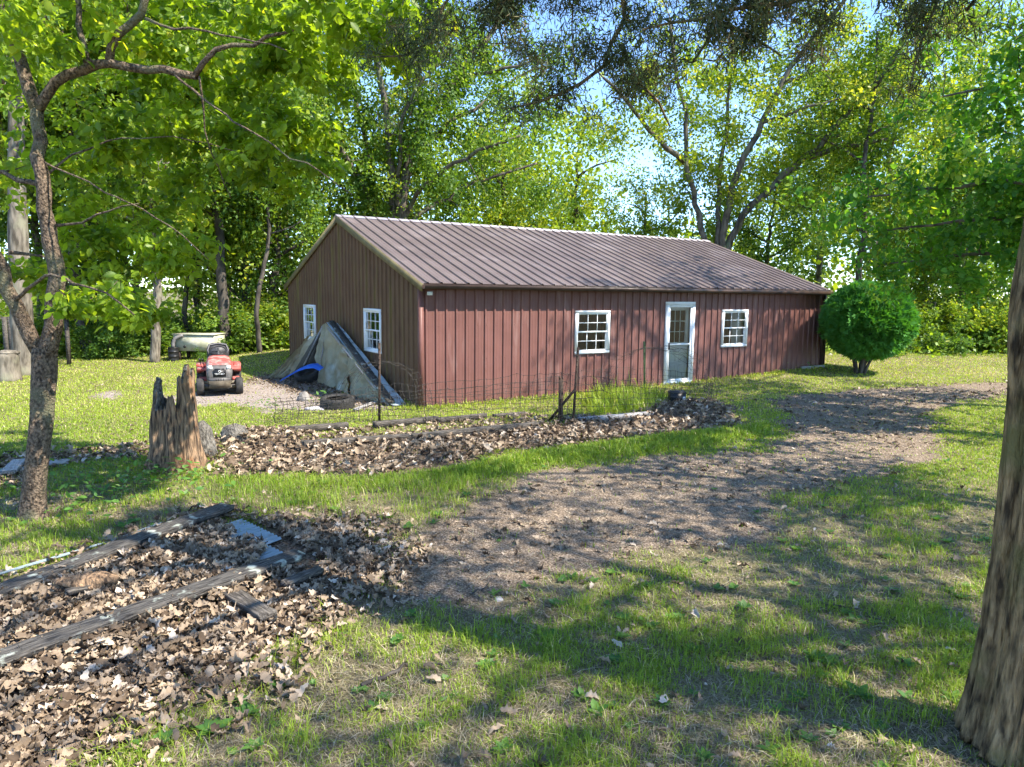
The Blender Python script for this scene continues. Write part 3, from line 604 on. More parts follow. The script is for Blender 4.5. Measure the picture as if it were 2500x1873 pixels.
BS = [(30, 23.5, 0, 1.0, 'low leafy bush at the lawn edge behind the sawn stump'), (120, 24, 1, .9, 'bush at the lawn edge seen through the tree fork'), (205, 24, 0, 1.0, 'bush at the lawn edge right of the forked trunk'),
 (262, 23.4, 2, .9, 'low dark bush left of the thin trunks'), (330, 24.5, 1, .95, 'tall bush behind the grey-trunked tree'), (420, 25, 0, 1.1, 'bush behind the black barrel'),
 (500, 22.3, 2, .32, 'low vines in front of the old tank'), (590, 24.5, 0, 1.1, 'bush right of the old tank behind the mower'), (560, 25.5, 1, 1.15, 'tall bush at the foot of the lichened trunk'),
 (640, 25.5, 0, 1.2, 'bush between the mower and the gable'), (690, 25.5, 1, 1.1, 'bush hard against the back corner of the gable'), (2060, 27, 0, 1.2, 'bush behind the stems of the round evergreen'),
 (2180, 26, 0, 1.1, 'sunny bush just right of the round evergreen'), (2250, 26.5, 1, 1.2, 'tall sunny bush in the middle of the right clearing'), (2310, 24.6, 2, .7, 'dark low groundcover clump on the right lawn'),
 (2170, 24.2, 2, .75, 'dark green clump beside the evergreen foot'), (2400, 26, 0, 1.2, 'leafy bush left of the big fluted trunk'), (2460, 25.5, 1, 1.0, 'leafy bush behind the big fluted trunk'), (2330, 28, 1, 1.4, 'big yellowish bush behind the right lawn'), (1990, 29, 1, 1.3, 'bush seen just over the end of the building')]
for px, Y, k, s, lb in BS:
    X = ray(px, 800)[0]/ray(px, 800)[1]*Y; loc = (X, Y, float(gz(X, Y))-.03)
    if k not in bproto:
        tm, cm, bk, lf = BV[k]; t = thing('bush', (0, 0, 0), lb, 'bush', 'bushes along the wood edge'); tm.build('stem', bk, t); cm.build('foliage', lf, t); bproto[k] = t
    else:
        t = bproto[k].copy(); sc.collection.objects.link(t); tag(t, lb)
        for ch in bproto[k].children: c = ch.copy(); sc.collection.objects.link(c); c.parent = t
    t.location = loc; t.rotation_euler = (0, 0, rf.uniform(0, 6.28)); t.scale = (s*1.05, s*1.05, s*.8)
# forest floor growth under the trees, too many to count
r = np.random.default_rng(33); n = 45000; X = r.uniform(-32, 34, n); Y = r.uniform(23.6, 40, n); zf = gz(X, Y)+np.abs(r.normal(size=n))*.45*(.4+fbm(X*.5, Y*.5, 3))
kz = sdist(bpoly, X, Y) < -.3
cm = MB(); leaves_at(cm, np.stack([X, Y, zf], 1)[kz], .1, .17, r, LEAFQ, 1.0, val=fbm(X[kz]*.7, Y[kz]*.7, 4)); o = cm.build('undergrowth', M['bushleaf']); tag(o, 'low green undergrowth covering the forest floor', 'undergrowth', kind='stuff')

# --- near forked tree on the left (traced limbs, depth about 7 m)
YN = 7.1; S = D2S
def d(l, Y=YN): return [P(a*S, b*S, Y+(c[0] if c else 0)) for a, b, *c in l]
rn = np.random.default_rng(51); base = G(72*S, 1118*S); 
trunkN = [base-Z*.05]+[base+Z*.08]+d([(80, 1000), (90, 900), (97, 800), (94, 752)], base[1])
YN = float(base[1])
def d(l): return [P(a*S, b*S, YN+(c[0] if c else 0)) for a, b, *c in l]
limbsN = [(trunkN, .185, .165),
 (d([(88, 765), (62, 728, -.05), (32, 655, -.1), (8, 600, -.15), (-40, 500, -.3), (-80, 380, -.5)]), .075, .05),
 (d([(97, 775), (116, 715), (122, 620), (108, 500), (92, 400), (84, 300), (80, 225)]), .088, .054),
 (d([(80, 235), (55, 170), (25, 70, .1), (0, -30, .2), (-20, -200, .3)]), .062, .04),
 (d([(80, 240), (118, 172, -.05), (165, 145, -.1), (240, 145, -.2), (330, 145, -.3), (425, 165, -.4)]), .05, .032),
 (d([(420, 165, -.4), (440, 120, -.45), (490, 96, -.5), (560, 95, -.5), (650, 60, -.6)]), .027, .012),
 (d([(235, 145, -.2), (226, 100, -.25), (275, 58, -.3), (315, 35, -.35), (322, -40, -.4), (330, -200, -.4)]), .04, .028),
 (d([(190, 150, -.1), (178, 90, -.1), (170, 20, -.1), (165, -150, 0)]), .03, .02),
 (d([(315, 40, -.35), (400, 75, -.5), (520, 80, -.7), (620, 110, -.9)]), .014, .005),
 (d([(370, 155, -.35), (440, 215, -.5), (520, 270, -.8), (640, 340, -1.0), (760, 420, -1.1)]), .012, .004),
 (d([(430, 165, -.4), (440, 260, -.2), (460, 350, 0), (500, 430, .2)]), .010, .004),
 (d([(120, 488), (180, 484, -.1), (230, 448, -.2), (300, 440, -.3)]), .016, .005),
 (d([(100, 380), (150, 330, .1), (240, 300, .2), (420, 300, .3), (520, 330, .3)]), .012, .004),
 (d([(95, 350), (200, 400, -.3), (350, 470, -.6), (450, 560, -.7)]), .010, .004),
 (d([(92, 400), (0, 380, .2), (-100, 350, .2)]), .03, .012),
 (d([(30, 650, -.1), (90, 600, -.5), (200, 610, -.8), (290, 680, -.9)]), .02, .006),
 (d([(20, 545, .1), (60, 530, .2), (120, 560, .2)]), .02, .008)]
# crown: real volume 5-9 m away; envelope from world-space ellipsoids
att = []
def blob(px, py, Y, rx, ry, rz, n):
    c = P(px*S, py*S, Y)
    while n > 0:
        q = rn.uniform(-1, 1, 3)
        if q@q < 1: att.append(c+q*np.array([rx, ry, rz])); n -= 1
blob(250, 30, 8.3, 2.0, 1.6, .9, 80); blob(500, 20, 7.6, 1.6, 1.5, .75, 75); blob(780, 30, 6.9, .8, 1.0, .5, 40); blob(430, 230, 8.2, 1.5, 1.2, .75, 95)
blob(610, 330, 7.9, .6, .9, .5, 45); blob(270, 400, 8.5, 1.1, 1.1, .75, 70); blob(250, 655, 6.9, .45, .5, .16, 16); blob(30, 300, 9.0, 1.0, 1.0, 1.0, 35); blob(390, 540, 8.0, .5, .6, .28, 18); blob(30, 600, 8.6, .6, .5, .35, 14); blob(20, 60, 6.6, .5, .5, .3, 14); blob(850, 50, 6.7, .45, .7, .38, 26); blob(230, 550, 8.3, .85, .6, .35, 34); blob(300, 660, 7.6, .35, .4, .2, 12); blob(700, 130, 7.4, .6, .7, .4, 26)
for q in (((300, -350), 7.5, 2.8, 2.6, 1.6, 120),): blob(q[0][0], q[0][1], *q[1:])
att = np.array(att)
tm, pa = grow(limbsN[1:], att, rn, .16, wob=.16, rmin=.0025, twigmin=.0, sides=4, lsides=12, maxr=.016, lnoise=.1)
tm.tube(smoothline(trunkN, .06)[0], np.interp(np.linspace(0, 1, len(smoothline(trunkN, .06)[0])), [0, .06, .16, .5, 1], [.175, .135, .112, .108, .108]), 28, noise=.12, seed=3)
c, v = crown_pts(pa, 40, rn, .85); cm = MB()
m_ = len(c); o_ = c+rn.normal(size=(m_, 3))*np.array([.07, .07, .05]); nn = norm(rn.normal(size=(m_, 3))*.55+np.array([.15, -.15, .8])); tt = rn.normal(size=(m_, 3)); tt[:, 2] = -.75+rn.normal(size=m_)*.3
place(cm, LEAF6, o_, tt, nn, .098*rn.uniform(.6, 1.25, m_), np.clip(v*.6+rn.random(m_)*.42, 0, 1), 1.15)
nt = tree_obj('forked_tree', base, tm, cm, M['barknear'], M['leafN'], 'near forked tree with rough bark and large sunlit leaves at the left', 'tree')

# --- maple on the right (trunk beyond the frame), leaves hanging into the view
rm = np.random.default_rng(61); bm_ = np.array([10.3, 11.0, 0.])
limbsM = [([bm_, bm_+[.1, 0, 3], bm_+[0, .1, 7], bm_+[.1, 0, 10]], .24, .06)]
for k in range(13):
    h = 2.6+k*.55; az = math.pi+rm.normal()*.9 if k % 2 else rm.uniform(0, 6.28); ln = rm.uniform(3.0, 4.8)*(1-.03*k); b = bm_+Z*h
    limbsM.append(([b, b+[math.cos(az)*ln*.5, math.sin(az)*ln*.5, .55], b+[math.cos(az)*ln, math.sin(az)*ln, .35]], .07, .015))
att = around(limbsM[1:], 330, .75, rm, .25, .6); att = att[att[:, 2] > 2.2]
tm, pa = grow(limbsM, att, rm, .35, twigmin=.004); c, v = crown_pts(pa, 75, rm, .8); cm = MB(); leaves_at(cm, c, .13, .115, rm, LEAF6, 1.2, .5, val=v, width=1.3)
tree_obj('maple_tree', bm_, tm, cm, M['bark'], M['leafM'], 'leafy maple whose fine drooping sprays fill the upper right')

# --- cedar: fluted trunk at the right edge and dark boughs overhead
rc = np.random.default_rng(71); YC = 3.45
edge = [(2545, 400), (2488, 700), (2474, 830), (2474, 980), (2462, 1130), (2442, 1330), (2412, 1560), (2375, 1740), (2330, 1873), (2270, 2050)]
ptsC, radC = [], []
for i, (a, b) in enumerate(edge):
    q = P(a, b, YC); rd = [.20, .20, .205, .205, .21, .215, .22, .23, .25, .28][i]; ptsC.append(q+np.array([rd+.03, 0, 0])); radC.append(rd)
ptsC = np.array(ptsC)[::-1]; radC = np.array(radC)[::-1]; ptsC[0, 2] = -.1
topc = ptsC[-1]; ptsC = np.vstack([ptsC, topc+[.05, .05, 1.5], topc+[.1, .1, 3.5], topc+[.0, .1, 6.5]]); radC = np.concatenate([radC, [.19, .14, .06]])
q, t_ = smoothline(ptsC, .05, 1); rad = np.interp(t_, np.concatenate([[0], np.cumsum(np.linalg.norm(np.diff(ptsC, axis=0), axis=1))])/np.linalg.norm(np.diff(ptsC, axis=0), axis=1).sum(), radC)
tmc = MB(); fl = lambda th, s: 1+.04*np.abs(np.sin(th*9.5+2*s+np.sin(s*9)))+.03*np.abs(np.sin(th*16.5-3*s+1.5*np.sin(s*14)))+.06*np.sin(th*7+3*s+1.2*np.sin(th*2))+.05*np.sin(th*13+5*s)+.36*(fbm(np.cos(th)*7+40+0*s, np.sin(th)*7+40+s*7, 41, 4)-.5)+.10*(fbm(np.cos(th)*22+90+0*s, np.sin(th)*22+90+s*9, 42, 3)-.5)-.03
tmc.tube(q, rad, 240, noise=.06, seed=4, flute=fl)
top = lambda z: np.array([topc[0], topc[1], z])
YO = 5.4
def c2c(l, Y=YO): return c2(l, Y)
def c3c(l, Y=YO): return c3(l, Y)
limbsC = [([top(5.2), P(1700, -300, 5.0)]+c2c([(2000, -60, 0), (2010, 130), (2010, 270), (1900, 420), (1750, 540), (1550, 620), (1350, 650)]), .05, .008),
 (c2c([(2010, 270), (2080, 420, .2), (2200, 600, .3), (2300, 760, .3)]), .02, .006),
 ([top(5.6), P(1500, -350, 5.4)]+c2c([(950, -80), (890, 100), (890, 260), (800, 390), (560, 340)]), .028, .006),
 ([top(4.9)]+c3c([(900, -200), (620, -40), (590, 130), (500, 230), (420, 340)], 5.0), .035, .008),
 (c3c([(590, 130), (700, 230), (800, 290), (900, 300)], 5.0), .018, .006),
 ([top(4.6)]+c3c([(1300, -200), (1000, 20), (700, 60), (400, 100), (150, 160)], 4.8), .035, .007),
 ([top(4.4)]+c3c([(1720, -60), (1660, 200), (1620, 350), (1590, 500)], 4.7), .02, .006),
 ([top(4.3)]+c3c([(2000, -60), (1960, 20), (1900, 60)], 4.3), .03, .008),
 ([top(5.0)]+c2c([(1500, -120), (1200, 0), (1240, 180), (1300, 260)], 5.8), .022, .006),
 ([top(5.0)]+c2c([(1700, -120), (1680, 60), (1720, 300), (1740, 480)], 5.6), .014, .005)]
for k in range(14):
    z0_ = 5.2+k*.36; az = math.pi*.5+rc.uniform(-.3, 3.4); ln = rc.uniform(2.6, 4.2)*(1-.035*k); b = top(z0_); limbsC.append(([b, b+[math.cos(az)*ln*.5, math.sin(az)*ln*.5, .1], b+[math.cos(az)*ln, math.sin(az)*ln, -.1]], .045, .01))
attc = np.concatenate([around(limbsC[:10], 620, .22, rc, .3, .7), around(limbsC[10:], 120, .42, rc, .25, .6)]); 
tm, pa = grow(limbsC, attc, rc, .18, wob=.2, rmin=.002, twigmin=0, sides=4, lsides=8, maxr=.01, mbk=tmc)
c, v = crown_pts(pa, 120, rc, .9); cm = MB(); m_ = len(c); tt = rc.normal(size=(m_, 3)); tt[:, 2] -= .9; NEED = (np.array([(0, .05, 0), (0, -.05, 0), (1, 0, 0), (.5, .12, .02), (.5, -.12, .02)]), [(0, 1, 4, 3), (3, 4, 2)])
place(cm, NEED, c+rc.normal(size=(m_, 3))*.05, tt, rc.normal(size=(m_, 3)), .055*rc.uniform(.5, 1.4, m_), np.clip(v+rc.normal(size=m_)*.2, 0, 1), .55)
cedar = tree_obj('cedar_tree', (ptsC[0][0], ptsC[0][1], 0), tm, cm, M['cedarbark'], M['cedar'], 'big fluted cedar trunk at the right edge with dark boughs overhead', 'tree')

# --- round clipped evergreen with several stems
rt_ = np.random.default_rng(81); tb = G(2096, 912); cT = tb+Z*1.48+np.array([.2, .1, 0]); RX, RZ = 1.17, 1.02
t = thing('round_evergreen', tb, 'ball-shaped dark green evergreen on splayed stems beside the building', 'shrub')
mb = MB()
for k, (dx, dy) in enumerate(((-.25, 0), (.35, .1), (.1, -.2), (-.1, .25), (.55, -.05), (.2, .3))):
    mb.tube(smoothline([tb+[dx*.25, dy*.25, -.05], tb+[dx*.5, dy*.5, .35], tb+[dx*1.5, dy*1.5, 1.2]], .12)[0], .065-.006*k, 7, noise=.15, seed=k)
mb.build('trunk', M['barkdark'], t, smooth_=True)
n = 11500; u3 = norm(rt_.normal(size=(n, 3))); lump = .88+.20*fbm(u3[:, 0]*3.2+5, u3[:, 2]*3.2+u3[:, 1]*3+5, 12)+.05*(rt_.random(n) < .06); rr_ = lump*(.70+.30*rt_.random(n)**.45)
o_ = cT+u3*np.array([RX, RX, RZ])*rr_[:, None]; kp = (o_[:, 2] > tb[2]+.40+.16*rt_.random(n)); o_ = o_[kp]; u3 = u3[kp]; n = len(o_)
FAN = (np.array([(0, .04, 0), (0, -.04, 0), (.5, .10, 0), (.5, -.10, 0), (1, 0, -.05), (.35, .34, .02), (.75, .38, 0), (.35, -.34, .02), (.75, -.38, 0), (.18, .1, 0), (.18, -.1, 0)]), [(0, 1, 3, 2), (2, 3, 4), (9, 2, 6, 5), (10, 7, 8, 3)])
tt = norm(u3+rt_.normal(size=(n, 3))*.45+np.array([0, 0, .25])); mb = MB(); place(mb, FAN, o_, tt, rt_.normal(size=(n, 3)), .17*rt_.uniform(.5, 1.5, n), np.clip(fbm(u3[:, 0]*3+9, u3[:, 2]*3+9, 13)*.7+rt_.random(n)*.35, 0, 1), 1.0)
mb.build('crown', M['thuja'], t)
# ------------------------------------------------------------------ big trunk with sawn stump, far left
b = G(24, 922); t = thing('old_tree', b+np.array([.0, .6, 0]), 'thick pale trunk at the left edge behind the sawn stump', 'tree')
mb = MB(); p0 = b+np.array([0, .6, 0]); mb.tube(smoothline([p0-Z*.1, p0+Z*1.2, p0+np.array([.1, 0, 4]), p0+np.array([.35, 0, 8])], .25)[0], np.interp(np.linspace(0, 1, len(smoothline([p0-Z*.1, p0+Z*1.2, p0+np.array([.1, 0, 4]), p0+np.array([.35, 0, 8])], .25)[0])), [0, .05, 1], [.36, .27, .16]), 20, noise=.12)
rk = np.random.default_rng(90); lm = [([p0+Z*7.5, p0+np.array([1.5*math.cos(a), 1.5*math.sin(a), 9.5])], .1, .03) for a in (0, 2, 4)]
tm2, pa = grow(lm, around(lm, 60, 1.2, rk, .3), rk, .5, mbk=mb); c, v = crown_pts(pa, 90, rk, .7); cm = MB(); leaves_at(cm, c, .25, .17, rk, LEAF2, .5, val=v); mb.build('trunk', M['barkgrey'], t, smooth_=True); cm.build('crown', M['leafA'], t)
mb = MB(); b = G(22, 930); hh = 68/1750*b[1]; mb.tube([b-Z*.05, b+Z*.1, b+Z*(hh-.1), b+Z*hh], [.33, .28, .255, .27], 20, noise=.15, seed=2); mb.tube([b+Z*hh, b+Z*(hh+.05), b+Z*(hh+.08)], [.27, .24, .1], 20, noise=.2)
mesh_thing(mb, 'sawn_stump', M['barkgrey'], b, 'knee-high sawn stump in front of the thick left trunk', 'stump', sm=True)
mb = MB(); b = G(-25, 915)
for k in range(5): mb.box(b+np.array([k*.14-.35, 1.2+k*.02, .75]), (.13, .025, 1.5))
mesh_thing(mb, 'board_fence', M['timber'], b, 'grey board fence just showing at the left edge', 'fence')
b = G(89, 905); t = thing('bird_feeder', b+np.array([0, 1.5, 0]), 'small platform on a post seen through the tree fork', 'bird feeder'); b = b+np.array([0, 1.5, 0])
mb = MB(); mb.box(b+Z*.72, (.09, .09, 1.44)); mb.build('post', M['timber'], t); mb = MB(); mb.box(b+Z*1.46, (.55, .4, .04)); mb.box(b+Z*1.5+np.array([0, .19, 0]), (.55, .02, .06)); mb.box(b+Z*1.5-np.array([0, .19, 0]), (.55, .02, .06)); mb.build('platform', M['timber'], t)

# ------------------------------------------------------------------ rotten stump in front
b = G(415, 1152); YS = float(b[1])+.28; cS = np.array([b[0]-.05, YS, 0])
t = thing('rotten_stump', cS, 'tall jagged rotten stump with two spires left of the mesh fence', 'stump')
n, m = 110, 46; th = np.linspace(0, 2*math.pi, n, endpoint=False)
sx = np.cos(th); sy = np.sin(th)
H = .80+.0*th
def lobe(c, w_, h): global H; dlt = np.angle(np.exp(1j*(th-c))); H = np.maximum(H, h*np.exp(-(dlt/w_)**4))
lobe(-.15, .85, 1.30); lobe(.55, .4, 1.1); lobe(-.85, .18, 1.2); lobe(math.pi+.1, .62, 1.15); lobe(math.pi+.75, .25, 1.0); lobe(math.pi-.5, .25, .95); lobe(-1.35, .35, .98); lobe(1.5, .5, 1.1)
H = H*(1+.10*(vnoise(th*9, th*0+3, 4)-.5))+.05*(vnoise(th*17.5, th*0, 5)-.5)
vo, vi = [], []
for j in range(m):
    f = j/(m-1); zz_ = H*f; rr0 = .235+.10*np.exp(-zz_/.28)+.02; groove = .055*(np.sin(th*9+2*np.sin(zz_*3))+.7*np.sin(th*17+zz_*2))*.5*(1-.3*f)
    ln = fbm(np.cos(th)*3+8, np.sin(th)*3+zz_*1.3+8, 6)-.5; r_ = rr0+groove*.8+ln*.10-.02*f; r_ = r_*(1-.12*smooth(.5, 1.3, zz_))
    vo.append(np.stack([cS[0]+sx*r_*1.12+.02*zz_, cS[1]+sy*r_, zz_-.05*(j == 0)], -1)); ri = np.maximum(r_-.055-.05*(1-f), .03); vi.append(np.stack([cS[0]+sx*ri*1.12+.02*zz_, cS[1]+sy*ri, zz_*.985], -1))
vo = np.array(vo); vi = np.array(vi); I = np.arange(m-1)[:, None]*n; j = np.arange(n)[None]; k = (j+1) % n
Q = np.stack([I+j, I+k, I+n+k, I+n+j], -1).reshape(-1, 4); mb = MB(); mb.add(vo.reshape(-1, 3), Q); mb.build('shell', M['stump'], t)
Q2 = np.concatenate([Q[:, ::-1], np.stack([(m-1)*n+j[0], (m-1)*n+k[0], m*n+(m-1)*n+k[0], m*n+(m-1)*n+j[0]], -1)]); mb = MB(); vv = np.concatenate([vi.reshape(-1, 3), vo.reshape(-1, 3)*1.0]); mb.add(vv, Q2); mb.build('core', M['stumpdark'], t)
b = G(497, 1118)+np.array([0, .1, 0]); mb = MB(); mb.tube([b-Z*.05, b+Z*.15, b+np.array([-.02, 0, .38]), b+np.array([-.05, 0, .5])], [.16, .13, .10, .035], 18, noise=.25, seed=8)
mesh_thing(mb, 'bark_snag', M['stumpdark'], b, 'short dark bark snag leaning on the right of the rotten stump', 'stump')
def rock(name, px, py, sx_, sy_, sz, mt, label, seed, cat='rock', dz=0):
    b = G(px, py); n = 20; th = np.linspace(0, 2*math.pi, n, endpoint=False); mb = MB(); ph = np.linspace(-.3, math.pi/2, 9); v = []
    for p in ph:
        k_ = 1+.5*(fbm(np.cos(th)*1.8+seed, np.sin(th)*1.8+p*2+seed, seed)-.5)*1.6; v.append(np.stack([b[0]+sx_*np.cos(p)*np.cos(th)*k_, b[1]+sy_*np.cos(p)*np.sin(th)*k_, b[2]+dz+sz*np.sin(p)*(k_*.5+.5)], -1))
    I = np.arange(8)[:, None]*n; j = np.arange(n)[None]; k = (j+1) % n; mb.add(np.array(v).reshape(-1, 3), np.stack([I+j, I+k, I+n+k, I+n+j], -1).reshape(-1, 4)); return mesh_thing(mb, name, mt, b, label, cat)
rock('weathered_root', 572, 1072, .22, .2, .22, M['stumpdark'], 'low grey weathered lump between the rotten stump and the leaf pile', 3, 'stump remnant')
rock('grey_rock', 742, 977, .14, .12, .18, M['rock'], 'rounded grey rock on the bare ground below the tarp', 6)
rock('pale_rock', 770, 1000, .2, .1, .06, M['palerock'], 'flat pale slab lying left of the near tyre', 9, 'rock')
rock('small_stone', 1217, 1466, .035, .03, .03, M['palewood'], 'small tan stone lying alone in the foreground grass', 5)
b = G(212, 1470); mb = MB(); n = 26; th = np.linspace(0, 2*math.pi, n, endpoint=False); v = []
for i, s_ in enumerate(np.linspace(-.20, .20, 14)):
    r_ = .06*(1.1-(abs(s_)/.24)**3)*(1+.6*(fbm(np.cos(th)*2+4, np.sin(th)*2+s_*9+4, 15)-.5)*1.5); v.append(np.stack([b[0]+s_+0*th, b[1]+.25*s_+np.cos(th)*r_*1.3, .15+np.sin(th)*r_], -1))
I = np.arange(13)[:, None]*n; j = np.arange(n)[None]; k = (j+1) % n; mb.add(np.array(v).reshape(-1, 3), np.stack([I+j, I+k, I+n+k, I+n+j], -1).reshape(-1, 4)); mb.f.append(np.array([list(range(n))[::-1], list(range(13*n, 14*n))])); mb.at.append(np.array([.5, .5]))
mesh_thing(mb, 'rotten_log', M['stump'], b, 'small orange-brown rotten log chunk on the leaves between the two boards', 'log')

# ------------------------------------------------------------------ boards and sheets in the foreground
def board(a, b, wd, th, mt, name, label, cat, group=None, dz=0, roll=0, seed=0):
    a = np.array(a, float); b = np.array(b, float); a[2] += th/2+dz; b[2] += th/2+dz; Ln = np.linalg.norm(b-a); t_ = (b-a)/Ln; s = np.cross(Z, t_); s /= np.linalg.norm(s); q = np.cross(t_, s)
    r = np.random.default_rng(seed+300); n = max(4, int(Ln/.08)); mb = MB(); pr = [(-.5, -.5), (-.5, .46), (-.485, .5), (-.2, .47), (.1, .5), (.3, .46), (.485, .5), (.5, .46), (.5, -.5)]; v = []
    for i in range(n+1):
        w_ = 1+.035*r.normal(); e = r.normal()*.003
        for (aa, bb) in pr: v.append((i/n*Ln+(.012*r.normal() if i in (0, n) else 0), aa*wd*w_+e, bb*th*(1+.05*r.normal())))
    k = len(pr); F_ = [(i*k+j, i*k+(j+1) % k, (i+1)*k+(j+1) % k, (i+1)*k+j) for i in range(n) for j in range(k)]+[tuple(range(k))[::-1], tuple(range(n*k, n*k+k))]
    mb.add(v, F_); o = mb.build(name, mt); 
    if roll: c_, s_ = math.cos(roll), math.sin(roll); s, q = s*c_+q*s_, q*c_-s*s_
    o.matrix_world = Matrix([[t_[0], s[0], q[0], a[0]], [t_[1], s[1], q[1], a[1]], [t_[2], s[2], q[2], a[2]], [0, 0, 0, 1]]); return tag(o, label, cat, group)
a, b = G(-260, 1585), G(556, 1262); board(a, b, .19, .055, M['board'], 'weathered_board', 'upper dark weathered board lying along the metal sheet edge', 'board', None, .085, seed=1)
a, b = G(-160, 1716), G(731, 1388); board(a, b, .17, .05, M['board'], 'weathered_board', 'lower dark weathered board with pale lichen, across the leaf litter', 'board', None, .10, seed=2)
a, b = G(560, 1470), G(655, 1530); board(a, b, .13, .04, M['timber'], 'board_stub', 'broken board stub poking out under the lichened board', 'board', seed=3, dz=.06)
a, b = G(700, 1448), G(785, 1412); board(a, b, .09, .04, M['timber'], 'board_stub', 'thin board end in the leaves beyond the lichened board tip', 'board', seed=4, dz=.06)
a, b = G(165, 1492), G(272, 1462); board(a, b, .05, .04, M['timber'], 'board_stub', 'short split stick just below the rotten log chunk', 'stick', seed=5, dz=.12)
# corrugated sheets
def sheet(c0, c1, c2_, z0, name, label, seed):
    c0, c1, c2_ = [np.array(q, float) for q in (c0, c1, c2_)]; eL = c1-c0; eW = c2_-c0; L_, W_ = np.linalg.norm(eL), np.linalg.norm(eW); nw = int(W_/.011); nl = 14; v = []
    for i in range(nl+1):
        for j in range(nw+1): p = c0+eL*i/nl+eW*j/nw; v.append((p[0], p[1], z0+.009*math.sin(j*W_/nw/.068*2*math.pi)+.012*math.sin(i*.7+seed)))
    F_ = np.array([(i*(nw+1)+j, i*(nw+1)+j+1, (i+1)*(nw+1)+j+1, (i+1)*(nw+1)+j) for i in range(nl) for j in range(nw)]); mb = MB(); mb.add(v, F_); mesh_thing(mb, name, M['galv'], c0, label, 'metal sheet', 'galvanised sheets under the boards', sm=True)
r1, r2 = G(575, 1283), G(765, 1378); l1 = G(-330, 1570)
dirL = norm(G(-100, 1475)-G(560, 1262)); w1 = r2-r1
e1 = r1+w1*.42
sheet(r1-dirL*.08, r1-dirL*.08+dirL*2.9, r1-dirL*.08+w1*.55, .035, 'metal_sheet', 'galvanised sheet farther from the viewer, under the upper board', 1)
sheet(e1+dirL*.12, e1+dirL*3.0, e1+dirL*.12+w1*.50, .046, 'metal_sheet', 'galvanised sheet with clean corner showing by the lichened board tip', 2)
s1_, s2_ = G(400, 1288), G(0, 1420); dd = norm(s2_-s1_); sheet(s1_, s1_+dd*3.0, s1_+np.array([-.07, -.17, 0])*1.3, .055, 'metal_sheet', 'narrow strip of sheet along the outer side of the upper board', 3)
sheet_poly = [r1-dirL*.1, r2, r2+dirL*3, r1+dirL*3]
clean_poly = gpoly([(540, 1268), (640, 1288), (665, 1296), (800, 1382), (700, 1410), (620, 1405), (650, 1352), (610, 1338), (545, 1345), (575, 1318), (535, 1290)])
# scrap at far left
a, b = G(22, 1166), G(50, 1136); board(a, b, .16, .04, M['palewood'], 'grey_plank', 'short pale grey plank in the leaves left of the forked trunk', 'board', dz=.05, seed=6)
a, b = G(-80, 1160), G(62, 1150); board(a, b, .14, .02, M['galv'], 'metal_strip', 'pale metal strip under the short plank at the left edge', 'metal sheet', dz=.02, seed=7)
a, b = G(120, 1136), G(168, 1132); board(a, b, .22, .03, M['palewood'], 'grey_plank', 'pale grey plank just right of the forked trunk base', 'board', dz=.02, seed=8)
# fallen sticks
def stick(pl, rd, label, dz=.02):
    p, t_ = smoothline([G(x, y)+Z*dz for x, y in pl], .05); p = p+np.random.default_rng(int(pl[0][0])).normal(size=p.shape)*.008; mb = MB(); mb.tube(p, rd*(1-.6*t_), 6); mesh_thing(mb, 'fallen_stick', M['barkdark'], p[0], label, 'stick')
stick([(880, 1682), (960, 1650), (1000, 1622), (1060, 1626), (1110, 1640)], .014, 'dark crooked stick on the foreground grass left of centre')
stick([(2000, 1478), (2100, 1496), (2160, 1530)], .008, 'thin dark twig in the grass left of the big fluted trunk')
stick([(1140, 1460), (1180, 1440), (1200, 1425)], .008, 'little twig beside the lone tan stone')

# ------------------------------------------------------------------ garden bed timbers, posts, wire fence
def tim(x0, y0, x1, y1, label, th=.11, mt='timber', dz=0, seed=0, wd=.12): board(G(x0, y0), G(x1, y1), wd, th, M[mt], 'landscape_timber', label, 'timber', 'timbers edging the old garden bed', dz, seed=seed)
tim(708, 1058, 850, 1047, 'short back timber at the left end of the wire fence', seed=11)
tim(912, 1046, 1068, 1031, 'back timber starting at the left dark post', seed=12)
tim(1068, 1033, 1186, 1021, 'back timber in the middle of the bed, tip among leaves', seed=13, th=.09)
tim(1205, 1018, 1284, 1012, 'thin back timber nearest the wall', seed=14, th=.05)
tim(742, 1098, 1000, 1080, 'front timber at the left end, beside the leaf pile', seed=15, th=.13)
tim(1004, 1080, 1310, 1048, 'long front timber running toward the short post', seed=16, th=.13)
tim(1412, 1032, 1592, 1016, 'pale bleached timber right of the tall dark post', seed=17, mt='palewood', th=.09)
def tpost(px, py0, py1, lean, mt, label, top=None, name='fence_post'):
    b = G(px, py1); h = (py1-py0)/1750*b[1]*1.01; tpt = b+np.array([lean, 0, h]); ax = norm(tpt-b); mb = MB(); bar(mb, b-Z*.1, tpt, .045, .012, np.array([0, 1., 0])); bar(mb, b-Z*.1+np.array([0, .02, 0]), tpt+np.array([0, .02, -.003]), .010, .04, np.array([0, 1., 0]))
    for k in range(int(h/.09)): q = b+(tpt-b)*((k+.6)*.09/h); mb.box(q+np.array([0, -.012, 0]), (.02, .016, .02))
    o = mesh_thing(mb, name, M[mt], b, label, 'fence post', 'steel posts of the wire fence'); return b, h
pA, hA = tpost(926, 836, 1030, .02, 'rust', 'tall dark steel post in front of the gable corner')
pB, hB = tpost(1398, 847, 1036, .07, 'rust', 'tall dark steel post in front of the front-wall window')
pC_, hC = tpost(1574, 834, 962, -.05, 'greenpost', 'green steel post between the window and the door')
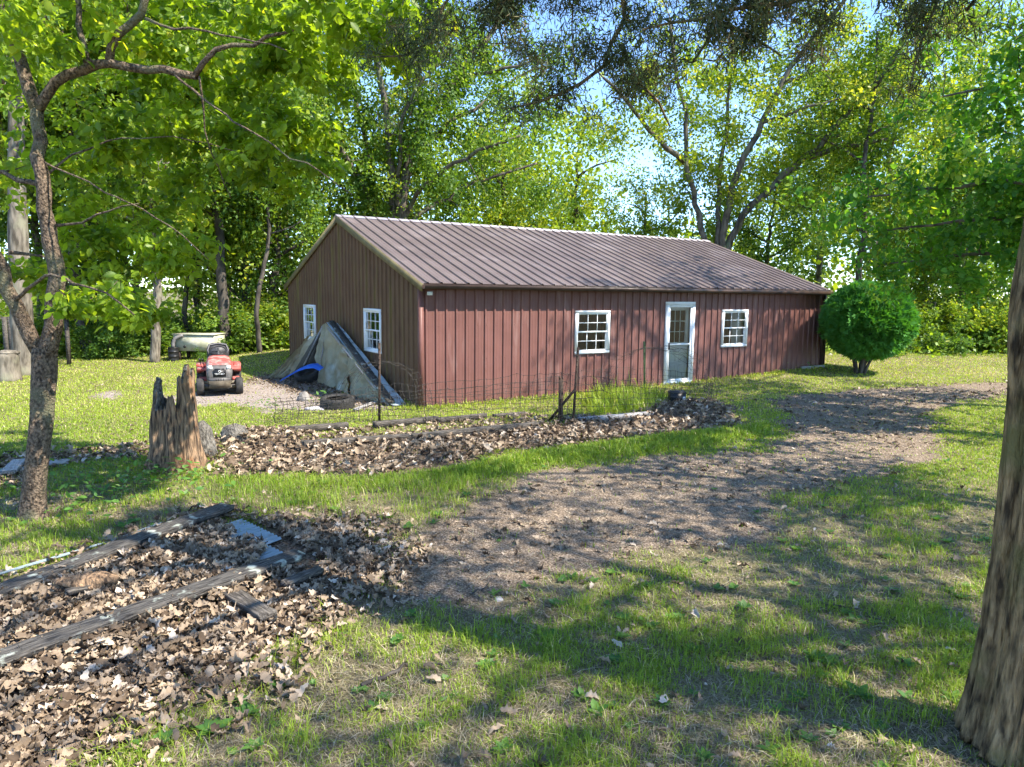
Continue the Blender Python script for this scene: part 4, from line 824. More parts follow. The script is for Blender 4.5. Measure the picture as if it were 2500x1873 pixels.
mb = MB(); b = G(1368, 1030); h = 111/1750*b[1]; mb.box(b+np.array([0, 0, h/2-.02]), (.085, .05, h)); mb.box(b+np.array([-.028, 0, h-.01]), (.03, .05, .06)); mb.box(b+np.array([.03, 0, h-.015]), (.022, .05, .04)); mesh_thing(mb, 'wood_post', M['rust'], b, 'short split wooden post left of the second dark post', 'fence post')
mb = MB(); a = G(1342, 1026); bb = G(1372, 1036)+Z*.62; bb[0] = P(1398, 950, a[1])[0]; bar(mb, a, bb, .045, .025, np.array([0, 1., 0])); mesh_thing(mb, 'leaning_stake', M['rust'], a, 'dark stake leaning diagonally against the short split post', 'stake')
def wire_sheet(fn, nu, nv, rad, jit, seed, mb, ustep=1, vstep=1):
    r = np.random.default_rng(seed); Gp = np.array([[fn(i/(nu-1), j/(nv-1)) for j in range(nv)] for i in range(nu)])+r.normal(size=(nu, nv, 3))*jit
    for i in range(nu): mb.tube(Gp[i], rad, 3, cap=False)
    for j in range(nv): mb.tube(Gp[:, j], rad, 3, cap=False)
    for i in range(nu):
        for j in range(nv): mb.box(Gp[i, j], (rad*3, rad*3, rad*3))
WR = .0038
t = thing('wire_fence', G(926, 1030), 'sagging rusty woven wire fence around the old garden bed', 'fence')
pth = [(671, 1034, 973), (760, 1036, 968), (850, 1034, 955), (926, 1030, 940), (1030, 1036, 939), (1150, 1036, 930), (1260, 1036, 918), (1361, 1036, 912), (1400, 1034, 918), (1500, 1028, 925), (1620, 1010, 935), (1740, 992, 938)]
def bed_front(u, v):
    x_ = u*(len(pth)-1); i = min(int(x_), len(pth)-2); f = x_-i; a0 = G(pth[i][0], pth[i][1]); a1 = G(pth[i+1][0], pth[i+1][1]); h0 = (pth[i][1]-pth[i][2])/1750*a0[1]; h1 = (pth[i+1][1]-pth[i+1][2])/1750*a1[1]
    p = a0*(1-f)+a1*f; h = h0*(1-f)+h1*f; return p+np.array([.10*v*math.sin(u*14), .12*math.sin(v*3+u*9)*v, h*v+.02])
mb = MB(); wire_sheet(bed_front, 76, 7, WR, .012, 1, mb); mb.build('front_mesh', M['wire'], t)
pb_ = [(671, 1034, 985), (800, 1012, 975), (930, 1003, 960), (1100, 1000, 950), (1300, 1000, 930), (1420, 990, 908), (1520, 975, 900), (1620, 965, 905), (1720, 965, 920), (1742, 984, 940)]
def bed_back(u, v):
    x_ = u*(len(pb_)-1); i = min(int(x_), len(pb_)-2); f = x_-i; a0 = G(pb_[i][0], pb_[i][1]); a1 = G(pb_[i+1][0], pb_[i+1][1]); h0 = (pb_[i][1]-pb_[i][2])/1750*a0[1]; h1 = (pb_[i+1][1]-pb_[i+1][2])/1750*a1[1]
    p = a0*(1-f)+a1*f; return p+np.array([0, .1*math.sin(v*3+u*7)*v, (h0*(1-f)+h1*f)*v+.02])
mb = MB(); wire_sheet(bed_back, 64, 6, WR, .014, 2, mb); mb.build('back_mesh', M['wire'], t)
def arch(A, B, h, bulge, wv, px_):   # half-barrel of loose mesh from ground point A to B with width vector wv
    def f(u, v): a = u*math.pi; return A+(B-A)*(.5-.5*math.cos(a))+Z*h*math.sin(a)**.8+wv*v+np.array([0, bulge*math.sin(a)*v, -.15*v*math.sin(a)])
    return f
a1_, a2_ = G(820, 1010), G(1030, 1018)
mb = MB(); wire_sheet(arch(a1_, a2_, 1.03, .3, np.array([.1, .9, 0]), 0), 20, 6, WR*.75, .012, 3, mb); mb.build('curled_mesh', M['wire'], t)
a1_, a2_ = G(1480, 990), G(1748, 980)
mb = MB(); wire_sheet(arch(a1_, a2_, 1.22, .3, np.array([-.2, .9, 0]), 0), 20, 6, WR*.75, .02, 4, mb); mb.build('curled_mesh', M['wire'], t)
# battery
b = G(1652, 986)+Z*.0; b[2] = float(gz(b[0], b[1])); YW = .12; t = thing('car_battery', b, 'black car battery sitting on the leaf pile in front of the door', 'battery')
mb = MB(); mb.box(b+Z*.13, (.34, .18, .22), YW); mb.box(b+Z*.015, (.35, .19, .03), YW); mb.build('case', M['black'], t)
mb = MB(); mb.box(b+Z*.255, (.345, .185, .03), YW); mb.box(b+Z*.278, (.30, .10, .016), YW); mb.build('lid', M['darkgrey'], t)
mb = MB(); tx = np.array([math.cos(YW), math.sin(YW), 0]); ty = np.array([-math.sin(YW), math.cos(YW), 0])
for s_ in (-1, 1): mb = MB(); mb.lathe([(0, .03), (.011, .03), (.012, 0)], b+Z*.27+tx*.13*s_+ty*.05, 'z', 8); mb.build('terminal', M['grey'], t)
mb = MB(); mb.box(b+Z*.13+tx*.125-ty*.0915, (.055, .003, .065), YW); lb_ = mb.build('label', M['white'], t); mb = MB(); mb.box(b+Z*.13+tx*.125-ty*.0945, (.022, .002, .022), YW+0); mb.box(b+Z*.108+tx*.125-ty*.0945, (.034, .002, .008), YW); mb.build('symbol', M['black'], lb_)

# ------------------------------------------------------------------ tarp-covered frame leaning by the gable
A_ = P(797, 789, 17.95); A2 = A_+U*.28+V*.05
F0, F0b, F1, F2, B_, B2 = G(656, 925), G(701, 926), G(777, 936), G(905, 984), G(948, 992), G(968, 994)
t = thing('tarp_shelter', (A_[0], A_[1], 0), 'tan tarp draped over a leaning frame against the gable wall', 'tarp')
def cloth(mb, p00, p10, p11, p01, n=14, m=14, sag=.05, wr=.03, seed=0, out=None):
    """quad patch with folds; p00-p10 is the top edge"""
    p00, p10, p11, p01 = [np.array(q, float) for q in (p00, p10, p11, p01)]; u = np.linspace(0, 1, n)[:, None, None]; v = np.linspace(0, 1, m)[None, :, None]
    p = (p00*(1-u)+p10*u)*(1-v)+(p01*(1-u)+p11*u)*v; nr = norm(np.cross(p10-p00+1e-6, p01-p00)+1e-9) if out is None else np.array(out, float)
    w_ = sag*np.sin(u*math.pi)*np.sin(v*math.pi)*-1+wr*(fbm((u*5+seed+v*1.5)[..., 0], (v*4+u*3+seed)[..., 0], 20+seed, 3)[..., None]-.5)*2+wr*.8*(np.abs(np.sin((u*9+seed)+3*vnoise((v*3+seed)[..., 0], (u*2)[..., 0], 60)[..., None]))-.6)*(.3+v)+wr*.4*np.sin(v*23+u*9+4*vnoise((u*4)[..., 0], (v*2+seed)[..., 0], 61)[..., None])*u
    p = p+nr*w_; I = np.arange(n-1)[:, None]*m+np.arange(m-1)[None]; mb.add(p.reshape(-1, 3), np.stack([I, I+m, I+m+1, I+1], -1).reshape(-1, 4))
fo_ = norm(np.array([-.55, -.8, .25]))
mb = MB()
lowB = B_+Z*.08; lowF2 = F2+Z*.02
Am = A_*.62+B_*.38+Z*.05
cloth(mb, A_, Am, F1*.35+F2*.65+Z*.02, F1+Z*.02, 36, 40, .13, .085, 1, fo_)
cloth(mb, Am, lowB, lowF2, F1*.35+F2*.65+Z*.02, 30, 30, .06, .06, 2, fo_)
ftop = A_*.97+F1*.03+np.array([-.12, 0, -.03])
s1 = P(725, 855, 18.1); s0_ = P(760, 815, 18.0)
cloth(mb, s1, s0_, F0b+Z*.02, F0+Z*.02, 24, 30, .06, .07, 3, fo_); cloth(mb, s1, P(700, 880, 18.2), F0+Z*.02, F0+Z*.02+np.array([-.05, .1, 0]), 6, 6, 0, .02, 4, fo_)
mb.build('tan_cover', M['tarp'], t, smooth_=True)
mb = MB(); cloth(mb, P(775, 812, 17.95), P(742, 838, 18.0), P(703, 922, 18.0), P(717, 908, 17.95), 8, 12, .02, .03, 5, fo_)
cloth(mb, A_, A_+np.array([-.10, -.05, -.05]), P(768, 872, 17.75), P(779, 905, 17.65), 6, 12, .02, .03, 6, fo_)
mb.build('torn_flap', M['tarp'], t, smooth_=True)
mb = MB(); cloth(mb, A_+Z*.02, A2+Z*.0, B2+Z*.03, B_+Z*.05, 5, 26, 0, .015, 7, (0, 0, 1)); cloth(mb, A2, A2+U*.02, B2+U*.25, B2+Z*.03, 5, 20, 0, .02, 8, (0, 0, 1)); mb.build('pale_top_cover', M['tarpblue'], t, smooth_=True)
mb = MB(); bar(mb, A_*.98+A2*.02+U*.12+Z*.05, B_*.6+B2*.4+Z*.09, .15, .03); mb.build('top_board', M['board'], t)
mb = MB(); bar(mb, A_-Z*.08+V*.25, G(735, 930)+V*.3, .09, .04); bar(mb, A_-Z*.1+V*.2+U*.1, G(790, 940)+V*.35, .09, .04); bar(mb, A_-Z*.06, B_+Z*.03, .06, .05); mb.build('wood_frame', M['palewood'], t)
mb = MB(); mb.add([A_-Z*.12+V*.25, F0b+V*.7, F1+V*.6+U*.1], np.array([(0, 1, 2)])); mb.build('opening_shade_sheet', M['black'], t)  # black sheet stands in for the deep shade inside the tarp opening
# tyres
def tyre(c, R_, w_, axis, name, label, cat='tyre', rim=False):
    c = np.array(c, float); ax = norm(np.array(axis, float)); e1 = norm(np.cross(ax, [0.01, .02, 1.] if abs(ax[2]) < .9 else [1., 0, 0])); e2 = np.cross(ax, e1); n = 48; th = np.linspace(0, 2*math.pi, n, endpoint=False)
    pr = [(.62, -.4), (.72, -.5), (.9, -.52), (.98, -.42), (1.0, -.2), (1.0, .2), (.98, .42), (.9, .52), (.72, .5), (.62, .4), (.66, .3), (.8, .3), (.9, .2), (.9, -.2), (.8, -.3), (.66, -.3)]; v = []
    for i, (a, b) in enumerate(pr):
        for k, q in enumerate(th): rr_ = a*R_*(1.0-.02*((k % 2) and a > .97)); v.append(c+ax*b*w_+(e1*math.cos(q)+e2*math.sin(q))*rr_)
    k_ = len(pr); F_ = [(i*n+j, i*n+(j+1) % n, ((i+1) % k_)*n+(j+1) % n, ((i+1) % k_)*n+j) for i in range(k_) for j in range(n)]; mb = MB(); mb.add(v, np.array(F_)); return mesh_thing(mb, name, M['rubber'], c, label, cat, sm=False)
ct = G(748, 934)+np.array([0, .15, .2]); tyre(ct, .33, .2, (-.15, -.45, .85), 'worn_car_tyre', 'worn tyre propped in the tarp opening with blue sheet over it')
ct2 = G(818, 1000)+np.array([0, .2, .11]); tyre(ct2, .34, .22, (0.0, -.08, 1), 'worn_car_tyre', 'worn tyre lying flat on the ground in front of the tarp')
mb = MB(); q0, q1, q2, q3 = P(683, 931, 17.6), P(690, 920, 17.75), P(776, 898, 17.3), P(782, 908, 17.15)
pl = [P(683, 932, 17.35), P(700, 922, 17.35), P(725, 908, 17.3), P(745, 901, 17.25), P(765, 899, 17.2), P(780, 906, 17.1)]; wv = [.09, .10, .12, .14, .14, .06]; v = []
for p, w_ in zip(pl, wv): v += [p, p+np.array([.02, .03, w_*.5]), p+np.array([.05, .22, w_*.5+.03])]
mb.add(v, [(i*3+j, i*3+3+j, i*3+4+j, i*3+1+j) for i in range(5) for j in range(2)]); mesh_thing(mb, 'blue_sheet', M['blue'], pl[0], 'crumpled bright blue plastic strip over the propped tyre', 'plastic sheet', sm=True)
a, b = G(868, 1004), G(925, 982); board(a, b, .1, .03, M['palewood'], 'scrap_plank', 'pale scrap plank under the tarp foot', 'board', dz=.02, seed=21)

# ------------------------------------------------------------------ tank, barrel, bench
b = G(487, 900); YT = 23.2; b = np.array([P(489, 860, YT)[0], YT, 0.]); b[2] = float(gz(b[0], YT)); zt_ = P(489, 816, YT)[2]; wT = 100/1750*YT
t = thing('old_tank', b, 'rusty pale metal tank box standing at the wood edge', 'tank'); hT = zt_-b[2]-.28
mb = MB(); mb.box(b+Z*(.28+hT/2), (wT, .8, hT), -.04); mb.box(b+Z*(zt_-b[2]+.012), (wT+.05, .85, .03), -.04); tk = mb.build('tank_body', mat('tank_paint', (.30, .30, .20), (.50, .48, .36), scale=3.5, rough=.7, c3=(.42, .17, .05), c3amt=.36, c3scale=1.6, bump=.3), t)
for s_ in (-1, 1): mb = MB(); mb.lathe([(0, 0), (.045, 0), (.045, .02)], b+np.array([s_*wT*.24, -.41, zt_-b[2]-.38]), 'y', 10); mb.build('port', M['black'], tk)
for i, j in ((-1, -1), (-1, 1), (1, -1), (1, 1)): mb = MB(); mb.box(b+np.array([i*wT*.4, j*.32, .14]), (.09, .09, .3)); mb.build('leg', M['rust'], t)
YB_ = 22.7; b = np.array([P(424, 870, YB_)[0], YB_, 0.]); b[2] = float(gz(b[0], YB_)); zt_ = P(424, 848, YB_)[2]-b[2]; t = thing('black_barrel', b, 'black barrel with elbow pipe beside the old tank', 'barrel')
mb = MB(); R_ = .165; mb.lathe([(0, 0), (R_, 0), (R_, .03), (R_*.96, .05), (R_*.96, zt_*.33), (R_*1.02, zt_*.35), (R_*.96, zt_*.37), (R_*.96, zt_*.66), (R_*1.02, zt_*.68), (R_*.96, zt_*.7), (R_*.96, zt_-.04), (R_, zt_-.02), (R_, zt_), (0, zt_-.01)], b, 'z', 24); mb.build('drum', M['black'], t, smooth_=False)
mb = MB(); mb.tube(smoothline([b+Z*zt_, b+Z*(zt_+.15), b+np.array([.08, 0, zt_+.3]), b+np.array([.28, .1, zt_+.38])], .05)[0], .055, 10); mb.build('pipe', M['grey'], t, smooth_=True)
t = thing('bench', G(2012, 902), 'low bench sticking out behind the far corner of the building', 'bench'); Yb = 23.8; zb_ = P(2015, 873, Yb)[2]; x0_ = P(1985, 873, Yb)[0]; x1_ = P(2036, 873, Yb)[0]; zg = float(gz(0, Yb))
mb = MB(); mb.box(((x0_+x1_)/2-.4, Yb, zb_), (x1_-x0_+.9, .3, .05)); mb.build('seat', M['palewood'], t)
for s_ in (x1_-.18, x0_-.6): mb = MB(); bar(mb, (s_, Yb, zb_-.025), (s_+.12, Yb, zg), .2, .04, np.array([0, 1., 0])); mb.build('leg', M['palewood'], t)

# ------------------------------------------------------------------ riding mower (front faces the viewer)
mB = G(530, 966); mY = float(mB[1]); RZ_ = .40; mo = np.array([mB[0]-.03, mY+.25, float(gz(mB[0], mY))])
t = thing('riding_mower', mo, 'red and grey riding mower parked on the bare ground facing the viewer', 'mower')
def build_local(mb, name, mt, parent=None, sm=False):
    mb.v = [q+mo for q in mb.v]; return mb.build(name, mt, parent or t, smooth_=sm)
# local axes: x right of the picture, -y toward the viewer; later rotated with the empty
def loft(mb, secs):
    k = len(secs[0]); v = [p for s in secs for p in s]; n = len(secs); F_ = [(i*k+j, i*k+(j+1) % k, (i+1)*k+(j+1) % k, (i+1)*k+j) for i in range(n-1) for j in range(k)]+[tuple(range(k))[::-1], tuple(range((n-1)*k, n*k))]; mb.add(v, F_)
def sec(y, w_, z0, z1, rd=.09, wt=None): wt = wt or w_*.8; return [(-w_, y, z0), (w_, y, z0), (w_, y, z1-rd*1.4), (wt, y, z1-rd*.3), (wt*.6, y, z1), (-wt*.6, y, z1), (-wt, y, z1-rd*.3), (-w_, y, z1-rd*1.4)]
mb = MB(); loft(mb, [sec(-.20, .22, .40, .66), sec(-.12, .25, .38, .74), sec(.05, .265, .38, .79), sec(.35, .27, .38, .83), sec(.55, .25, .38, .83), sec(.6, .22, .38, .80)]); build_local(mb, 'hood', M['red'])
mb = MB(); loft(mb, [sec(-.33, .20, .34, .46, .03), sec(-.31, .235, .33, .56, .05), sec(-.26, .255, .33, .64, .06), sec(-.19, .265, .34, .675, .07)]); 
mb.box((0, -.34, .36), (.44, .05, .07)); gr = build_local(mb, 'grille_surround', M['mgrey'])
mb = MB(); mb.box((0, -.327, .50), (.26, .02, .15)); mb.box((0, -.315, .58), (.20, .03, .05)); build_local(mb, 'grille', M['black'], gr)
mb = MB(); mb.lathe([(.018, -.006), (.026, -.006), (.026, .004), (.018, .004)], (.0, -.343, .545), 'y', 16, True); build_local(mb, 'emblem', M['white'], gr)
for i in range(4): mb = MB(); mb.box((-.075+.05*i, -.368, .36), (.014, .006, .05)); build_local(mb, 'bumper_slot', M['black'], gr)
for s_ in (-1, 1):
    mb = MB(); loft(mb, [[(s_*.14, -.31, .59), (s_*.235, -.275, .59), (s_*.235, -.265, .655), (s_*.15, -.27, .66)], [(s_*.14, -.25, .59), (s_*.24, -.2, .59), (s_*.24, -.2, .665), (s_*.15, -.2, .672)]]); build_local(mb, 'headlight', M['dirtywhite'])
    mb = MB(); mb.box((s_*.262, -.08, .50), (.02, .2, .14)); build_local(mb, 'side_vent', M['red'] if s_ < 0 else M['darkgrey'])
mb = MB(); mb.box((0, .0, .27), (.44, .9, .14)); mb.box((0, .9, .34), (.5, .7, .2)); build_local(mb, 'chassis', M['guard'])
mb = MB(); mb.box((0, -.335, .265), (.26, .02, .12))
for i in range(9): mb.box((-.11+.0275*i, -.348, .265), (.008, .008, .11))
for i in range(4): mb.box((0, -.349, .222+.028*i), (.25, .006, .006))
mb.box((0, -.33, .325), (.5, .05, .03)); build_local(mb, 'front_guard', M['guard'])
mb = MB(); bar(mb, (-.40, -.1, .17), (.40, -.1, .17), .06, .05); bar(mb, (.14, -.12, .24), (.34, -.12, .30), .06, .05); bar(mb, (-.14, -.12, .24), (-.34, -.12, .30), .06, .05); build_local(mb, 'front_axle', M['dustmetal'])
mb = MB(); mb.box((0, .3, .13), (.95, .5, .09)); mb.box((0, .06, .12), (.62, .05, .10)); build_local(mb, 'mower_deck', M['mgrey'])
mb = MB(); loft(mb, [[(-.46, .55, .48), (.46, .55, .48), (.46, .55, .52), (-.46, .55, .52)], [(-.47, .75, .50), (.47, .75, .50), (.44, .75, .60), (-.44, .75, .60)], [(-.47, 1.25, .50), (.47, 1.25, .50), (.42, 1.25, .62), (-.42, 1.25, .62)]])
for s_ in (-1, 1): mb.box((s_*.40, 1.0, .52), (.16, .62, .18))
for s_ in (-1, 1): mb.box((s_*.32, .45, .30), (.22, .45, .05))
build_local(mb, 'fender', M['red'])
mb = MB(); mb.box((0, .57, .62), (.30, .12, .36)); mb.tube([(0, .58, .78), (0, .68, .90)], .03, 8); build_local(mb, 'dashboard', M['darkgrey'])
mb = MB(); q = [(math.cos(a)*.17, .70+math.sin(a)*.14, .925+math.sin(a)*.085) for a in np.linspace(0, 2*math.pi, 25)]; mb.tube(q, .014, 8, cap=False); mb.tube([(-.16, .66, .90), (0, .69, .90), (.16, .66, .90)], .011, 6); mb.tube([(0, .69, .90), (0, .80, .97)], .011, 6); mb.box((0, .69, .90), (.09, .07, .03)); build_local(mb, 'steering_wheel', M['black'])
mb = MB(); S_ = lambda y, w_, z0, z1: [(-w_, y, z0), (w_, y, z0), (w_*1.04, y, (z0+z1)/2), (w_*.85, y, z1), (-w_*.85, y, z1), (-w_*1.04, y, (z0+z1)/2)]
loft(mb, [S_(.82, .2, .66, .72), S_(.88, .235, .64, .76), S_(1.1, .24, .64, .75), S_(1.2, .24, .66, .80)])
loft(mb, [[(-.235, 1.14, .74), (.235, 1.14, .74), (.235, 1.26, .72), (-.235, 1.26, .72)], [(-.25, 1.20, .92), (.25, 1.20, .92), (.25, 1.32, .92), (-.25, 1.32, .92)], [(-.20, 1.25, 1.03), (.20, 1.25, 1.03), (.20, 1.34, 1.03), (-.20, 1.34, 1.03)], [(-.12, 1.27, 1.06), (.12, 1.27, 1.06), (.12, 1.33, 1.06), (-.12, 1.33, 1.06)]]); st_ = build_local(mb, 'seat', M['darkgrey'])
mb = MB(); q = [(-.2, 1.17, .78), (-.225, 1.185, .9), (-.18, 1.22, 1.02), (0, 1.24, 1.05), (.18, 1.22, 1.02), (.225, 1.185, .9), (.2, 1.17, .78)]; mb.tube(q, .014, 6); build_local(mb, 'seat_piping', M['grey'], st_)
for a in ((-.36, .62), (-.30, .60)): mb = MB(); mb.tube([(a[0], a[1], .5), (a[0]-.04, a[1]-.04, .72)], .01, 6); mb.tube([(a[0]-.035, a[1]-.035, .70), (a[0]-.05, a[1]-.05, .76)], .018, 8); build_local(mb, 'lever', M['black'])
def wheel(x_, y_, R_, w_):
    n = 40; pr = [(.45, -.45), (.6, -.5), (.9, -.5), (1, -.36), (1, .36), (.9, .5), (.6, .5), (.45, .45)]; th = np.linspace(0, 2*math.pi, n, endpoint=False); v = []
    for a, b in pr:
        for k, q in enumerate(th): rr_ = a*R_*(1-.03*((k % 2) and a > .95)); v.append((x_+b*w_, y_+math.cos(q)*rr_, R_+math.sin(q)*rr_))
    mb = MB(); mb.add(v, [(i*n+j, i*n+(j+1) % n, (i+1)*n+(j+1) % n, (i+1)*n+j) for i in range(len(pr)-1) for j in range(n)]); W_ = build_local(mb, 'wheel', M['rubber'])
    mb = MB(); mb.lathe([(0, .36*w_), (.2*R_, .36*w_), (.25*R_, .28*w_), (.46*R_, .42*w_), (.46*R_, -.42*w_), (0, -.3*w_)], (x_, y_, R_), 'x', 20); build_local(mb, 'rim', M['dirtywhite'], W_)
for s_ in (-1, 1): wheel(s_*.40, -.10, .19, .155); wheel(s_*.37, .98, .255, .23)
cu = bpy.data.curves.new('lettering', 'FONT'); cu.body = 'TROY-BILT'; cu.size = .042; cu.extrude = .002; cu.align_x = 'CENTER'; tmp = bpy.data.objects.new('tmp', cu); sc.collection.objects.link(tmp); dg = bpy.context.evaluated_depsgraph_get()
me = bpy.data.meshes.new_from_object(tmp.evaluated_get(dg)); bpy.data.objects.remove(tmp); me.materials.clear(); me.materials.append(M['white']); lt = bpy.data.objects.new('lettering', me); sc.collection.objects.link(lt); lt.parent = gr; lt.location = (0, -.341, .475); lt.rotation_euler = (R(90), 0, 0)
t.rotation_euler = (0, 0, RZ_)

# ------------------------------------------------------------------ ground cover
def samp(n, y0, y1, p, r, marg=2.0, fx=.80):
    u = r.random(n); y = (y0**(1-p)+u*(y1**(1-p)-y0**(1-p)))**(1/(1-p)); x = r.uniform(-1, 1, n)*(y*fx+marg); return x, y
BL5 = (np.array([(0, .5, 0), (0, -.5, 0), (.55, .38, 0), (.55, -.38, 0), (1, 0, 0)]), [(0, 1, 3, 2), (2, 3, 4)])
def blades(mb, x, y, h, wd, r, val, lean=.5):
    m = len(x); zb = gz(x, y)+.018*(fbm(x*2.2, y*2.2, 5)-.5)-.004; az = r.uniform(0, 2*math.pi, m); l = np.abs(r.normal(size=m))*lean
    s = np.stack([np.cos(az), np.sin(az), 0*az], -1); f = np.stack([-np.sin(az), np.cos(az), 0*az], -1); base = np.stack([x, y, zb], -1); H_ = h[:, None]; W_ = wd[:, None]; l = l[:, None]
    mid = base+Z*H_*.6+f*H_*l*.35; tip = base+Z*H_*(1-.25*np.minimum(l, 1.5))+f*H_*l*1.05
    v = np.stack([base+s*W_/2, base-s*W_/2, mid+s*W_*.4, mid-s*W_*.4, tip], 1).reshape(-1, 3); b = (np.arange(m)*5)[:, None]
    mb.add(v, b+np.array([[0, 1, 3, 2]]), val); mb.f.append(b+np.array([[2, 3, 4]])+mb.n-len(v)); mb.at.append(val)
r = np.random.default_rng(101); mb = MB()
n = 900000; x, y = samp(n, 3.0, 27, 1.25, r)
dr, li, di, ins = masks(x, y)
patch = fbm(x*1.1, y*1.1, 21); p2 = fbm(x*3.5, y*3.5, 22)
near = smooth(9.5, 7.5, y)           # patchy foreground, full lawn beyond
bare = smooth(.42, .66, patch*.55+p2*.45)
rt_g = smooth(.0, 3.5, x-.25*y+.8)
den = 1-near*(.93-(.42+.2*rt_g)*bare)
# right foreground soil patch and under the near tree
edge_s = smooth(.28, .55, p2)
bt0 = smooth(0, .3, sdist(gpoly([(1405, 975), (1500, 958), (1610, 955), (1645, 980), (1590, 1012), (1440, 1022)]), x, y))
den = den*(1-.97*np.clip(dr*1.15-.12*edge_s*near, 0, 1))*(1-.985*li*(1-.8*bt0))*(1-.97*di)*(ins < .05)
tall_row = smooth(-.1, .25, sdist(gpoly([(470, 1170), (700, 1165), (900, 1168), (1100, 1145), (1300, 1105), (1600, 1065), (1800, 1045), (1880, 1030), (1900, 1060), (1700, 1100), (1350, 1140), (1200, 1180), (1050, 1250), (950, 1290), (700, 1260), (500, 1230)]), x, y))
bedtuft = smooth(0, .3, sdist(gpoly([(1405, 975), (1500, 958), (1610, 955), (1645, 980), (1590, 1012), (1440, 1022)]), x, y))
wall_e = smooth(-.5, -.08, sdist(bpoly, x, y))
keep = r.random(n) < den*np.where(y > 9, 1, .85); x, y, tall_row, bedtuft, wall_e, near, p2, patch, dr, li = [a[keep] for a in (x, y, tall_row, bedtuft, wall_e, near, p2, patch, dr, li)]
m = len(x); h = .036+.042*near*p2*p2*2+.065*tall_row+.34*bedtuft*r.random(m)+.05*wall_e; h = h*r.uniform(.5, 1.4, m)*(1+.6*(r.random(m) < .05)); wd = np.where(y < 9, .0038+.0004*y, .0045+.0008*y)*r.uniform(.7, 1.3, m)
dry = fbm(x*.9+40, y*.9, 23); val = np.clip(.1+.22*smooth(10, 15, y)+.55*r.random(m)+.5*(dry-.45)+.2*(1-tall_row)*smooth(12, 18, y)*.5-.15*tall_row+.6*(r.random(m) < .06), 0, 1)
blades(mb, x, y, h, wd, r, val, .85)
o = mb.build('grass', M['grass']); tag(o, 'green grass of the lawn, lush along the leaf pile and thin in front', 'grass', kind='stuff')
print('blades', m)
# dead leaves
mbt = MB(); r = np.random.default_rng(105); n = 150000; x, y = samp(n, 3.0, 13, 1.5, r); d_, l_, di_, ins = masks(x, y); k = (r.random(n) < (1-.85*d_)*(1-l_)*(1-.8*di_)) & (ins < .02); x, y = x[k], y[k]; m = len(x)
blades(mbt, x, y, r.uniform(.015, .05, m), (.0022+.0004*y)*r.uniform(.6, 1.5, m), r, r.random(m), 2.6)
o = mbt.build('thatch', mat('thatch', (.075, .055, .035), (.30, .25, .15), rough=.9, attr=True, c3=(.45, .40, .27), c3amt=.2)); tag(o, 'dry brown thatch and straw between the thin grass', 'thatch', kind='stuff')
n_s = 9; ts = np.linspace(0, 1, n_s); wp = np.array([.02, .13, .11, .21, .15, .25, .15, .15, .02]); T = []; Fq = []
for i in range(n_s): T += [(ts[i], wp[i], 0), (ts[i], 0, 0), (ts[i], -wp[i], 0)]
for i in range(n_s-1):
    for j in range(2): Fq.append((i*3+j, i*3+3+j, i*3+4+j, i*3+1+j))
T = np.array(T, float); Fq = np.array(Fq)
def dead(mb, x, y, dz, size, r, flat=.35, val=None):
    m = len(x); o = np.stack([x, y, gz(x, y)+dz], -1); az = r.uniform(0, 2*math.pi, m); n = norm(np.stack([r.normal(size=m)*flat, r.normal(size=m)*flat, np.ones(m)], -1)); t_ = np.stack([np.cos(az), np.sin(az), 0*az], -1); t_ = norm(t_-n*np.sum(t_*n, 1)[:, None]); b = np.cross(n, t_)
    cu = r.uniform(-.8, 3.6, m)[:, None]; cb = r.uniform(-1.0, 1.2, m)[:, None]; tw = r.normal(size=m)[:, None]*.5; ws = r.uniform(.8, 1.25, m)[:, None]
    X = T[None, :, 0]-.5; Yy = T[None, :, 1]*ws; zc = cu*Yy**2*1.9+cb*(X**2-.12)*.8+tw*X*Yy*1.6+.05*np.sin(X*14+tw*5)
    S_ = size[:, None, None]; v = o[:, None]+S_*(X[..., None]*t_[:, None]+Yy[..., None]*b[:, None]+zc[..., None]*n[:, None]); idx = (np.arange(m)*len(T))[:, None, None]+Fq[None]; va = r.random(m)**1.05 if val is None else val; mb.add(v.reshape(-1, 3), idx.reshape(-1, 4), np.repeat(va, len(Fq)))
mb = MB(); r = np.random.default_rng(111)
def inpoly(poly, n, r, soft=.25):
    pl_ = np.array(poly)[:, :2]; lo = pl_.min(0)-.4; hi = pl_.max(0)+.4; x = r.uniform(lo[0], hi[0], n); y = r.uniform(lo[1], hi[1], n); s = sdist(poly, x, y)+(fbm(x*3, y*3, 30)-.5)*.5
    k = r.random(n) < smooth(-soft, soft*.6, s); return x[k], y[k]
x, y = inpoly(litter_near, 22000, r, .6); k = np.hypot(x, y) < 9; x, y = x[k], y[k]; hs = smooth(-.12, .0, sdist(sheet_poly, x, y))*.06; cl = sdist(clean_poly, x, y) > 0; x, y, hs = x[~cl], y[~cl], hs[~cl]; dead(mb, x, y, hs+.01+.05*r.random(len(x)), .105*r.uniform(.5, 1.2, len(x)), r, .6)
x, y = inpoly(litter_pile, 11000, r, .2); dead(mb, x, y, .01+.09*r.random(len(x)), .13*r.uniform(.6, 1.2, len(x)), r, .6)
x, y = inpoly(litter_bed, 1500, r, .1); dead(mb, x, y, .01+.04*r.random(len(x)), .12*r.uniform(.6, 1.2, len(x)), r, .5)
x, y = inpoly(litter_left, 1800, r, .15); dead(mb, x, y, .01+.04*r.random(len(x)), .11*r.uniform(.6, 1.2, len(x)), r, .5)
